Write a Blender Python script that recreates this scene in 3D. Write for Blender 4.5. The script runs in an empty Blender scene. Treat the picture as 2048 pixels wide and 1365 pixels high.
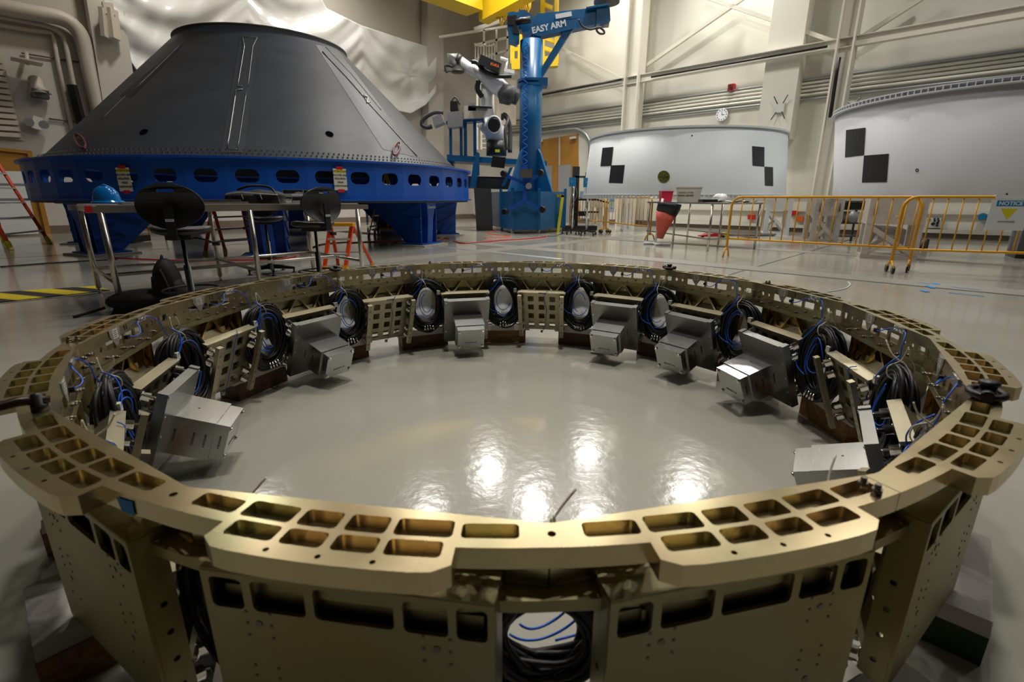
import bpy, math, random
import numpy as np
from mathutils import Vector, Matrix
from mathutils.geometry import tessellate_polygon
random.seed(7)
S = bpy.context.scene
COL = S.collection
PI = math.pi

# ---------------------------------------------------------------- camera
F = 980.4; PIT = .2834; ROL = .0024; RR = 1.5
CP = Vector((.00615, -2.0955, 1.0572))
HR = .6105                                  # height of the ring's top face
cam = bpy.data.cameras.new('camera'); co = bpy.data.objects.new('camera', cam); COL.objects.link(co)
cam.sensor_width = 36; cam.lens = F / 2048 * 36; cam.clip_start = .05; cam.clip_end = 200
co.location = CP
co.rotation_euler = (Matrix.Rotation(PI/2 - PIT, 3, 'X') @ Matrix.Rotation(ROL, 3, 'Z')).to_euler()
cam.dof.use_dof = True; cam.dof.focus_distance = 3.6; cam.dof.aperture_fstop = 4.5
S.camera = co
# ---------------------------------------------------------------- world, exposure, lamps
w = bpy.data.worlds.new('w'); S.world = w; w.use_nodes = True
w.node_tree.nodes['Background'].inputs[0].default_value = (.9, .95, 1, 1)
w.node_tree.nodes['Background'].inputs[1].default_value = .05
S.view_settings.view_transform = 'Standard'; S.view_settings.look = 'None'
S.view_settings.exposure = -0.22; S.view_settings.gamma = 1
LAMP_P = 370
def lamp(x, y, z=10.3, p=1.0, s=.7, sp=150):
    l = bpy.data.lights.new('high_bay_or_fill_light', 'AREA'); l.shape = 'DISK'; l.size = s
    l.energy = LAMP_P * p; l.spread = math.radians(sp); l.color = (1, .965, .9)
    o = bpy.data.objects.new('high_bay_or_fill_light', l); COL.objects.link(o); o.location = (x, y, z)
for x, y, p in ((-3.0, 13.4, .5), (-.95, 16.6, .8), (.85, 14.2, .8), (2.9, 13.3, .55), (-9, 13, .6), (-6, 18, .5), (7, 15, .8), (9, 8, .7),
                (3.5, 18, .7), (-11, 5, .08), (9, 2, .3), (-3.5, 5, .35), (4, 4.5, .5), (0, 4.8, .45), (3.5, 1.2, .06)):  # nearer ones are added to brighten floor and ring, no such lamps seen
    lamp(x, y, 10.3, p)
lamp(.2, .6, 10.3, .085, .7, 46)          # added narrow lamp, no such fixture seen: brightens inside the ring

# ---------------------------------------------------------------- view helpers: a pixel plus a real distance gives a point
cp_, sp_ = math.cos(PIT), math.sin(PIT)
def ray(u, v):
    a = u-1024; b = 682.5-v; cr, sr = math.cos(ROL), math.sin(ROL)
    x = (a*cr+b*sr)/F; y = (-a*sr+b*cr)/F
    return Vector((x, cp_+sp_*y, cp_*y-sp_))
def fl(u, v, z=0):
    d = ray(u, v); return CP + d*((z-CP.z)/d.z)
def at(u, v, Y):
    d = ray(u, v); return CP + d*((Y-CP.y)/d.y)
def onp(u, v, P0, dr):
    n = Vector((-dr[1], dr[0], 0)); d = ray(u, v); return CP + d*(n.dot(Vector(P0)-CP)/n.dot(d))

# ---------------------------------------------------------------- materials
def mat(name, col, rough=.5, metal=0, noise=0, nscale=8, bump=0, bscale=40, col2=None, emis=0, spec=None, stretch=None, trans=0, alpha=1, rn=0):
    m = bpy.data.materials.new(name); m.use_nodes = True
    nt = m.node_tree; b = nt.nodes['Principled BSDF']
    b.inputs['Base Color'].default_value = (*col, 1); b.inputs['Roughness'].default_value = rough
    b.inputs['Metallic'].default_value = metal
    if spec is not None: b.inputs['Specular IOR Level'].default_value = spec
    if trans: b.inputs['Transmission Weight'].default_value = trans
    if alpha < 1: b.inputs['Alpha'].default_value = alpha
    if emis: b.inputs['Emission Color'].default_value = (*col, 1); b.inputs['Emission Strength'].default_value = emis
    if noise or bump or rn:
        tc = nt.nodes.new('ShaderNodeTexCoord'); mp = nt.nodes.new('ShaderNodeMapping')
        nt.links.new(tc.outputs['Object'], mp.inputs[0])
        if stretch: mp.inputs['Scale'].default_value = stretch
    if noise:
        n = nt.nodes.new('ShaderNodeTexNoise'); n.inputs['Scale'].default_value = nscale; n.inputs['Detail'].default_value = 5
        nt.links.new(mp.outputs[0], n.inputs['Vector'])
        r = nt.nodes.new('ShaderNodeValToRGB'); r.color_ramp.elements[0].position = .35; r.color_ramp.elements[1].position = .65
        c2 = col2 or tuple(max(0, c*(1-noise)) for c in col)
        r.color_ramp.elements[0].color = (*c2, 1); r.color_ramp.elements[1].color = (*col, 1)
        nt.links.new(n.outputs[0], r.inputs[0]); nt.links.new(r.outputs[0], b.inputs['Base Color'])
    if rn:
        n = nt.nodes.new('ShaderNodeTexNoise'); n.inputs['Scale'].default_value = nscale*1.7; n.inputs['Detail'].default_value = 4
        nt.links.new(mp.outputs[0], n.inputs['Vector'])
        q = nt.nodes.new('ShaderNodeMapRange'); q.inputs[3].default_value = max(.02, rough-rn); q.inputs[4].default_value = rough+rn
        nt.links.new(n.outputs[0], q.inputs[0]); nt.links.new(q.outputs[0], b.inputs['Roughness'])
    if bump:
        n = nt.nodes.new('ShaderNodeTexNoise'); n.inputs['Scale'].default_value = bscale; n.inputs['Detail'].default_value = 4
        nt.links.new(mp.outputs[0], n.inputs['Vector'])
        bp = nt.nodes.new('ShaderNodeBump'); bp.inputs['Strength'].default_value = bump; bp.inputs['Distance'].default_value = .02
        nt.links.new(n.outputs[0], bp.inputs['Height']); nt.links.new(bp.outputs[0], b.inputs['Normal'])
    return m
def ribbed(name, c1, c2, scale, rough, rot=0, metal=0, axis='X'):
    m = mat(name, c1, rough, metal); nt = m.node_tree; b = nt.nodes['Principled BSDF']
    tc = nt.nodes.new('ShaderNodeTexCoord'); mp = nt.nodes.new('ShaderNodeMapping'); mp.inputs['Rotation'].default_value = (0, 0, rot)
    wv = nt.nodes.new('ShaderNodeTexWave'); wv.bands_direction = axis; wv.inputs['Scale'].default_value = scale
    r = nt.nodes.new('ShaderNodeValToRGB'); r.color_ramp.elements[0].position = .3; r.color_ramp.elements[1].position = .6
    r.color_ramp.elements[0].color = (*c2, 1); r.color_ramp.elements[1].color = (*c1, 1)
    nt.links.new(tc.outputs['Object'], mp.inputs[0]); nt.links.new(mp.outputs[0], wv.inputs[0])
    nt.links.new(wv.outputs[0], r.inputs[0]); nt.links.new(r.outputs[0], b.inputs['Base Color'])
    bp = nt.nodes.new('ShaderNodeBump'); bp.inputs['Strength'].default_value = .5; bp.inputs['Distance'].default_value = .01
    nt.links.new(wv.outputs[0], bp.inputs['Height']); nt.links.new(bp.outputs[0], b.inputs['Normal'])
    return m
def gold_mat():
    m = mat('gold_chromate', (.62, .47, .24), .27, 1, rn=.08, nscale=5)
    nt = m.node_tree; b = nt.nodes['Principled BSDF']
    tc = nt.nodes.new('ShaderNodeTexCoord')
    n = nt.nodes.new('ShaderNodeTexNoise'); n.inputs['Scale'].default_value = 2.6; n.inputs['Detail'].default_value = 3; n.inputs['Distortion'].default_value = .8
    r = nt.nodes.new('ShaderNodeValToRGB'); e = r.color_ramp.elements
    e[0].position = .3; e[0].color = (.60, .48, .29, 1); e[1].position = .72; e[1].color = (.56, .50, .28, 1)
    for p, c in ((.42, (.64, .52, .31)), (.5, (.60, .52, .30)), (.6, (.53, .49, .28))):
        k = e.new(p); k.color = (*c, 1)
    nt.links.new(tc.outputs['Object'], n.inputs[0]); nt.links.new(n.outputs[0], r.inputs[0]); nt.links.new(r.outputs[0], b.inputs['Base Color'])
    return m
M = {}
M['gold'] = gold_mat()
M['amber'] = mat('amber_chromate', (.60, .43, .16), .27, 1, noise=1, nscale=4, col2=(.45, .28, .09), rn=.08)
M['panel'] = mat('panel_chromate', (.38, .36, .23), .45, .85, noise=1, nscale=2.2, col2=(.33, .27, .10), rn=.08)
M['bracket'] = mat('bracket_chromate', (.46, .41, .28), .38, .9, noise=.2, nscale=5)
M['alu'] = mat('brushed_aluminium', (.44, .44, .435), .26, 1, noise=.07, nscale=5, stretch=(30, 1.5, 30), rn=.035)
M['alu2'] = mat('aluminium_plate', (.33, .33, .315), .36, 1, noise=.08, nscale=4, rn=.03)
M['steel'] = mat('stainless', (.58, .55, .50), .28, 1)
M['chrome'] = mat('chrome', (.75, .73, .70), .12, 1)
M['bolt'] = mat('bolt_steel', (.22, .20, .17), .35, .9)
M['black'] = mat('black_rubber', (.006, .006, .007), .42)
M['blackp'] = mat('black_plastic', (.010, .010, .011), .38, bump=.1, bscale=200)
M['cloth'] = mat('black_cloth', (.007, .007, .008), .7, bump=.12, bscale=50)
M['blue'] = mat('blue_paint', (.003, .085, .46), .40, noise=.15, nscale=2, rn=.06)
M['tblue'] = mat('teal_blue_paint', (.004, .105, .27), .34, noise=.12, nscale=2, rn=.05)
M['wire'] = mat('blue_wire', (.004, .10, .60), .35)
M['hat'] = mat('blue_hard_hat', (.004, .17, .52), .15)
M['yel'] = mat('yellow_paint', (.72, .34, .008), .35)
M['yel2'] = mat('crane_yellow', (.70, .47, .01), .4)
M['ylime'] = mat('ladder_yellow', (.42, .36, .012), .45)
M['orange'] = mat('orange_fibreglass', (.72, .06, .008), .4)
M['red'] = mat('red', (.55, .012, .012), .4)
M['pink'] = mat('red_net', (.62, .10, .07), .6, bump=.4, bscale=120)
M['magenta'] = mat('magenta_plastic', (.55, .01, .05), .35)
M['white'] = mat('white_paint', (.62, .62, .60), .4)
M['rob'] = mat('robot_white', (.66, .67, .68), .25)
M['grey'] = mat('grey_metal', (.30, .30, .30), .4, .3)
M['dgrey'] = mat('dark_grey', (.045, .045, .047), .5)
M['cone'] = mat('carbon_cone', (.034, .040, .053), .5, 0, spec=.38, noise=.22, nscale=.9, rn=.07, stretch=(1, 1, 3))
M['conelt'] = mat('cone_doubler', (.046, .052, .064), .5, 0, spec=.38)
M['shell'] = mat('white_shell', (.68, .72, .74), .5, noise=.04, nscale=1)
M['shell2'] = mat('grey_white_shell', (.60, .62, .66), .5, noise=.04, nscale=1)
M['target'] = mat('black_target', (.012, .012, .016), .5)
M['wallA'] = mat('wall_paint_ivory', (.72, .70, .61), .6, noise=.06, nscale=.6)
M['wallB'] = mat('wall_paint_beige', (.60, .56, .50), .6, noise=.06, nscale=.5)
M['ivory'] = mat('ivory_steel', (.68, .65, .56), .5)
M['pipe'] = mat('pipe_beige', (.56, .50, .42), .5)
M['wallC'] = mat('wall_paint_dark', (.16, .15, .14), .6)
M['base'] = mat('base_brown', (.17, .13, .10), .5)
M['door'] = mat('ochre_door', (.44, .21, .035), .4, noise=.08, nscale=1)
M['poly'] = mat('white_plastic_film', (.80, .80, .79), .25, bump=.35, bscale=3, spec=.6)
M['wood'] = mat('pine', (.33, .17, .055), .55, noise=1, nscale=6, col2=(.20, .085, .025), stretch=(1, 8, 8))
M['wood2'] = mat('dark_pine', (.13, .06, .022), .55, noise=1, nscale=6, col2=(.07, .03, .012), stretch=(1, 8, 8))
M['green'] = mat('green_painted_wood', (.035, .075, .012), .6, noise=.5, nscale=10)
M['foam'] = mat('white_foam', (.60, .56, .52), .8, bump=.15, bscale=150)
M['sheet'] = mat('white_sheet', (.92, .92, .90), .5)
M['crate'] = mat('whitewashed_crate', (.48, .42, .36), .6, noise=.15, nscale=10)
M['film'] = mat('stretch_film', (.9, .9, .9), .08, trans=.0, alpha=.13, bump=.8, bscale=14)
M['ink'] = mat('black_ink', (.008, .008, .008), .5)
M['wink'] = mat('white_ink', (.75, .77, .8), .5)
M['carton'] = mat('grey_carton', (.42, .42, .41), .6)
M['step'] = mat('ladder_step', (.50, .50, .49), .4, .2)
M['tag'] = mat('grey_tag', (.30, .28, .26), .35, .3)
M['tape'] = mat('foil_tape', (.42, .41, .40), .22, .85, bump=.9, bscale=90)
M['paper'] = mat('paper', (.62, .60, .52), .6)
M['label'] = mat('label_yellow', (.70, .62, .02), .5)
M['tie'] = mat('nylon_tie', (.60, .56, .46), .4)
M['nblue'] = mat('notice_blue', (.005, .20, .45), .5)
M['btape'] = mat('blue_masking_tape', (.01, .25, .62), .6)
M['screen'] = mat('screen_blue', (.10, .18, .30), .3, emis=.35)
M['led'] = mat('orange_ink', (.8, .12, .01), .5)
M['port'] = mat('dark_void', (.003, .003, .006), .9, spec=0)
M['brassp'] = mat('green_gold_plate', (.28, .30, .06), .3, .6, noise=.4, nscale=6)
M['conduit'] = mat('galvanised', (.34, .36, .36), .4, .6)
M['winglass'] = mat('door_glass', (.34, .34, .36), .2)
M['denim'] = mat('dark_teal_jacket', (.01, .035, .06), .8)
M['skin'] = mat('skin', (.35, .18, .12), .6)
def floor_mat():
    m = mat('epoxy_floor', (.40, .385, .33), .15, 0, noise=1, nscale=.55, col2=(.335, .325, .275), rn=.04, bump=.055, bscale=20)
    nt = m.node_tree; b = nt.nodes['Principled BSDF']; b.inputs['Coat Weight'].default_value = .25; b.inputs['Coat Roughness'].default_value = .06
    return m
M['floor'] = floor_mat()
M['grate'] = ribbed('floor_grate', (.36, .345, .30), (.12, .11, .09), 22, .4, rot=-.82)
M['grateL'] = ribbed('metal_strip', (.55, .56, .56), (.25, .25, .25), 22, .3, rot=-.82, metal=.4)
M['hazard'] = ribbed('hazard_stripes', (.68, .52, .01), (.02, .02, .018), .85, .5, rot=-1.25)
M['hazard2'] = ribbed('hazard_tape', (.70, .50, .01), (.02, .02, .018), 6, .5, rot=.0)

# ---------------------------------------------------------------- mesh builder
class MB:
    def __init__(s): s.v = []; s.f = []; s.sm = []; s.mi = []; s.cur = 0
    def add(s, vs, fs, smooth=False):
        o = len(s.v); s.v += [tuple(p) for p in vs]
        for f in fs: s.f.append(tuple(i+o for i in f)); s.sm.append(smooth); s.mi.append(s.cur)
        return s
    def box(s, c, d, R=None, top=None):
        c = Vector(c); x, y, z = (k/2 for k in d); tx, ty = (x, y) if top is None else (top[0]/2, top[1]/2)
        vs = [Vector(p) for p in ((-x,-y,-z),(x,-y,-z),(x,y,-z),(-x,y,-z),(-tx,-ty,z),(tx,-ty,z),(tx,ty,z),(-tx,ty,z))]
        if R is not None: vs = [R @ p for p in vs]
        return s.add([c+p for p in vs], [(3,2,1,0),(4,5,6,7),(0,1,5,4),(1,2,6,5),(2,3,7,6),(3,0,4,7)])
    def hexa(s, P):           # 8 points bottom loop + top loop
        return s.add(P, [(3,2,1,0),(4,5,6,7),(0,1,5,4),(1,2,6,5),(2,3,7,6),(3,0,4,7)])
    def bar(s, p0, p1, wd, h, up=(0,0,1)):
        p0 = Vector(p0); p1 = Vector(p1); d = (p1-p0).normalized(); up = Vector(up)
        if abs(d.dot(up)) > .98: up = Vector((0, 1, 0)) if abs(d.y) < .9 else Vector((1, 0, 0))
        x = d.cross(up).normalized()*wd/2; y = x.cross(d).normalized()*h/2
        P = [p0-x-y, p0+x-y, p0+x+y, p0-x+y, p1-x-y, p1+x-y, p1+x+y, p1-x+y]
        return s.hexa(P)
    def tube(s, pts, r, n=8, closed=False, cap=True):
        pts = [Vector(p) for p in pts]; N = len(pts); rs = r if isinstance(r, (list, tuple)) else [r]*N
        vs = []; prev = None
        for i, p in enumerate(pts):
            a = pts[i-1] if (i > 0 or closed) else p; b = pts[(i+1) % N] if (i < N-1 or closed) else p
            d = (b-a)
            if d.length < 1e-9: d = Vector((0, 0, 1))
            d.normalize()
            if prev is None:
                u = d.orthogonal().normalized()
            else:
                u = (prev - d*prev.dot(d))
                u = u.normalized() if u.length > 1e-6 else d.orthogonal().normalized()
            prev = u; v = d.cross(u)
            for k in range(n):
                an = 2*PI*k/n; vs.append(p + (u*math.cos(an)+v*math.sin(an))*rs[i])
        fs = []
        for i in range(N if closed else N-1):
            for k in range(n):
                a = i*n+k; b = i*n+(k+1) % n; c = ((i+1) % N)*n+(k+1) % n; d2 = ((i+1) % N)*n+k
                fs.append((a, b, c, d2))
        s.add(vs, fs, True)
        if cap and not closed:
            o = len(s.v)-N*n
            s.f.append(tuple(o+k for k in range(n))[::-1]); s.sm.append(False); s.mi.append(s.cur)
            s.f.append(tuple(o+(N-1)*n+k for k in range(n))); s.sm.append(False); s.mi.append(s.cur)
        return s
    def cyl(s, p0, p1, r, n=16, r2=None): return s.tube([p0, p1], [r, r if r2 is None else r2], n)
    def lathe(s, prof, c=(0,0,0), n=48, a0=0, a1=2*PI, smooth=True, R=None):
        c = Vector(c); full = abs(a1-a0-2*PI) < 1e-6; m = n if full else n+1; vs = []
        for r, z in prof:
            for k in range(m):
                a = a0+(a1-a0)*k/n; p = Vector((r*math.cos(a), r*math.sin(a), z))
                if R is not None: p = R @ p
                vs.append(c+p)
        fs = []
        for i in range(len(prof)-1):
            for k in range(n):
                a = i*m+k; b = i*m+(k+1) % m; fs.append((a, b, b+m, a+m))
        return s.add(vs, fs, smooth)
    def plate(s, outer, holes, h0, h1, fn, pockets=(), pz=None):
        """sheet between h0 and h1 mapped by fn(x,y,h); holes go through, pockets stop at pz"""
        def area(p): return sum(p[i][0]*p[(i+1) % len(p)][1]-p[(i+1) % len(p)][0]*p[i][1] for i in range(len(p)))/2
        outer = list(outer) if area(outer) > 0 else list(outer)[::-1]
        fix = lambda L: [h if area(h) < 0 else h[::-1] for h in L]
        holes = fix(holes); pockets = fix(pockets)
        for lev, hs, flip in ((h1, holes+pockets, False), (h0, holes, True)):
            loops = [outer]+hs; flat = [p for L in loops for p in L]
            tri = tessellate_polygon([[Vector((p[0], p[1], 0)) for p in L] for L in loops])
            fs = []
            for t in tri:
                ar = area([flat[i] for i in t])
                if abs(ar) < 1e-12: continue
                t = tuple(t) if ar > 0 else tuple(t)[::-1]
                fs.append(t[::-1] if flip else t)
            s.add([fn(p[0], p[1], lev) for p in flat], fs)
        def wall(L, a, b):
            n = len(L); s.add([fn(p[0], p[1], a) for p in L]+[fn(p[0], p[1], b) for p in L], [(i, (i+1) % n, (i+1) % n+n, i+n) for i in range(n)])
        wall(outer, h0, h1)
        for L in holes: wall(L, h0, h1)
        for L in pockets:
            wall(L, pz, h1); s.add([fn(p[0], p[1], pz) for p in L[::-1]], [tuple(range(len(L)))])
        return s
    def blob(s, c, r, n=16, m=10, R=None):
        c = Vector(c); vs = []; fs = []
        for i in range(m+1):
            th = PI*i/m
            for k in range(n):
                a = 2*PI*k/n; p = Vector((r[0]*math.sin(th)*math.cos(a), r[1]*math.sin(th)*math.sin(a), r[2]*math.cos(th)))
                if R is not None: p = R @ p
                vs.append(c+p)
        for i in range(m):
            for k in range(n): a = i*n+k; b = i*n+(k+1) % n; fs.append((a, a+n, b+n, b))
        return s.add(vs, fs, True)
    def build(s, name, m, parent=None, base=None):
        me = bpy.data.meshes.new(name)
        vs = s.v
        if base is not None: vs = [(x-base[0], y-base[1], z-base[2]) for x, y, z in vs]
        me.from_pydata(vs, [], s.f)
        for mm in (m if isinstance(m, (list, tuple)) else [m]): me.materials.append(mm)
        for p, a, k in zip(me.polygons, s.sm, s.mi): p.use_smooth = a; p.material_index = k
        me.update()
        o = bpy.data.objects.new(name, me); COL.objects.link(o)
        if base is not None: o.location = base
        if parent is not None: o.parent = parent
        return o
def tag(o, label, cat, group=None):
    o['label'] = label; o['category'] = cat
    if group: o['group'] = group
    return o
def thing(name, label, cat, loc=(0,0,0), rz=0, group=None):
    o = bpy.data.objects.new(name, None); COL.objects.link(o); o.location = loc; o.rotation_euler = (0, 0, rz)
    o.empty_display_size = .1
    return tag(o, label, cat, group)
def struct(o): o['kind'] = 'structure'; return o
def copy_tree(o, parent=None):
    c = o.copy(); COL.objects.link(c)
    if parent is not None: c.parent = parent
    for ch in list(o.children): copy_tree(ch, c)
    return c
def rrect(x0, x1, y0, y1, r, n=3):
    r = min(r, (x1-x0)/2.01, (y1-y0)/2.01); P = []
    for cx, cy, a in ((x1-r, y1-r, 0), (x0+r, y1-r, PI/2), (x0+r, y0+r, PI), (x1-r, y0+r, 1.5*PI)):
        for k in range(n+1): P.append((cx+r*math.cos(a+k*PI/2/n), cy+r*math.sin(a+k*PI/2/n)))
    return P
def circ(cx, cy, r, n=14): return [(cx+r*math.cos(2*PI*k/n), cy+r*math.sin(2*PI*k/n)) for k in range(n)]
def text(name, s, size, mw, parent, m, align='CENTER', th=.0004, bold=0):
    cu = bpy.data.curves.new(name, 'FONT'); cu.body = s; cu.size = size; cu.align_x = align; cu.align_y = 'CENTER'; cu.extrude = th; cu.offset = bold
    cu.resolution_u = 3
    o = bpy.data.objects.new(name, cu); COL.objects.link(o)
    dg = bpy.context.evaluated_depsgraph_get(); me = bpy.data.meshes.new_from_object(o.evaluated_get(dg))
    bpy.data.objects.remove(o); me.materials.clear(); me.materials.append(m)
    for p in me.polygons: p.material_index = 0
    t = bpy.data.objects.new(name, me); COL.objects.link(t)
    if parent is not None: t.parent = parent
    t.matrix_local = mw
    return t
def frame(o, x, z):
    """matrix: text runs along x, faces z"""
    x = Vector(x).normalized(); z = Vector(z).normalized(); y = z.cross(x).normalized(); x = y.cross(z)
    return Matrix(((x.x, y.x, z.x, o[0]), (x.y, y.y, z.y, o[1]), (x.z, y.z, z.z, o[2]), (0, 0, 0, 1)))

# ================================================================ SETTING
dA = Vector((-.731, .682, 0)); dB = Vector((.682, .731, 0))
K = Vector((-2.1, 25.5, 0))
def wall(name, P0, P1, m, h=13.5, th=.3, nrm=None):
    b = MB(); d = (P1-P0).normalized(); n = nrm
    b.hexa([P0, P1, P1+n*th, P0+n*th] + [p+Vector((0,0,h)) for p in (P0, P1, P1+n*th, P0+n*th)])
    return struct(b.build(name, m))
nA = Vector((.682, .731, 0)); nB = Vector((-.731, .682, 0))
EA = K - dA*36; EB = K - dB*30
FLc = [K, EA, EA-dB*30, EB]
b = MB(); b.add([p+Vector((0,0,0)) for p in (EB-dB*1+nB, K+nB+nA, EA-dA+nA, EA-dB*31)], [(0,3,2,1)]); fo = struct(b.build('floor', M['floor']))
wall('wall_right', K, EA, M['wallA'], nrm=nA); wall('wall_back', EB, K, M['wallB'], nrm=nB)
wall('wall_front', EA-dB*30, EA, M['wallC'], nrm=-nB); wall('wall_left', EB, EA-dB*30, M['wallC'], nrm=-nA)
b = MB(); z = Vector((0,0,13.5)); b.add([p+z for p in (EB, K, EA, EA-dB*30)], [(0,1,2,3)]); struct(b.build('ceiling', M['wallC']))
def alongA(s, off, z=0): return K - dA*s - nA*off + Vector((0,0,z))
def alongB(s, off, z=0): return K - dB*s - nB*off + Vector((0,0,z))
def projA(u, v, off=0):
    return onp(u, v, K-nA*off, dA)
def projB(u, v, off=0):
    return onp(u, v, K-nB*off, dB)
b = MB(); b.bar(alongA(0, .02, .1), alongA(36, .02, .1), .04, .2); struct(b.build('baseboard_right', M['base']))
b = MB(); b.bar(alongB(0, .02, .12), alongB(30, .02, .12), .04, .24); struct(b.build('baseboard_back', M['base']))
# grates and seams in the floor (n is measured across, m along)
def strip(i, P, d, L0, L1, wd, m, z=.004):
    b = MB(); P = Vector((*P, 0)); q = Vector((-d.y, d.x, 0))*wd/2
    a = P+d*L0; c = P+d*L1
    b.box((0,0,0), (.0001,.0001,.0001)) if False else None
    b.hexa([a-q, c-q, c+q, a+q]+[p+Vector((0,0,z)) for p in (a-q, c-q, c+q, a+q)])
    return struct(b.build('trim_%d' % i, m))
strip(1, nA.xy*6.75, dA, -8, 14, .5, M['grate'])
strip(2, nA.xy*5.6, dA, 4, 9, .16, M['grateL'], .006)
strip(3, (dA*6.05).xy, dB, -6, 14, .5, M['grate'], .003)
strip(4, (dA*1.1).xy, dB, 5.6, 18, .03, M['dgrey'], .0015)
strip(5, nA.xy*6.46, dA, -8, 1.6, .02, M['dgrey'], .0015)
strip(6, (dA*11.3).xy, dB, -3, 12, .025, M['dgrey'], .0015)
strip(7, nA.xy*10.2, dA, -8, 14, .4, M['grate'], .0035)

# ================================================================ RING
TH0 = 1.6115
def ang(k): return TH0-(k-15.5)*PI/8
def pol(k, r, z=0): a = ang(k); return Vector((r*math.cos(a), r*math.sin(a), z))
def bayax(k): a = ang(k); return Vector((math.cos(a), math.sin(a), 0)), Vector((-math.sin(a), math.cos(a), 0))
RV = 1.497                                  # corner radius of the sixteen sided inner edge
def rin(k):                                 # inner straight facets
    c = round(k); d = (k-c)*PI/8; return min(RV*math.cos(PI/16)/math.cos(d), RV-.002)
segs = [(14.55, 18.55), (18.55, 22.55), (22.55, 26.55), (10.55, 14.55)]
SEGL = ['tan back quarter of the machined ring carrying marks 15, 16, 1 and 2',
        'silvery right quarter of the machined ring carrying mark 3',
        'nearest gold quarter of the machined ring with deep pockets, closest to the camera',
        'gold left quarter of the machined ring carrying marks 11, 12, 13 and 14']
def num(k):
    n = int(round(k)); return n if n <= 16 else n-16
seg_roots = {}
POD = [(-.425,-.289), (-.270,-.130), (-.112,-.010), (.010,.112), (.130,.270), (.289,.425)]
POO = [(-.256,-.130), (-.112,-.010), (.010,.112), (.130,.256)]
def pocket(c, k0, k1, r0, r1, n=3):
    """rounded corner pocket in polar space, returned as xy"""
    rk = .007/1.5/(PI/8); rr = .0072; P = []
    for (cx, cy, a) in ((k1-rk, r1-rr, 0), (k0+rk, r1-rr, PI/2), (k0+rk, r0+rr, PI), (k1-rk, r0+rr, 1.5*PI)):
        for j in range(n+1):
            P.append((c+cx+rk*math.cos(a+j*PI/2/n), cy+rr*math.sin(a+j*PI/2/n)))
    return P
def xy(L): return [tuple(pol(k, r).xy) for k, r in L]
BAYK = {}; HOLE_DISC = None
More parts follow.
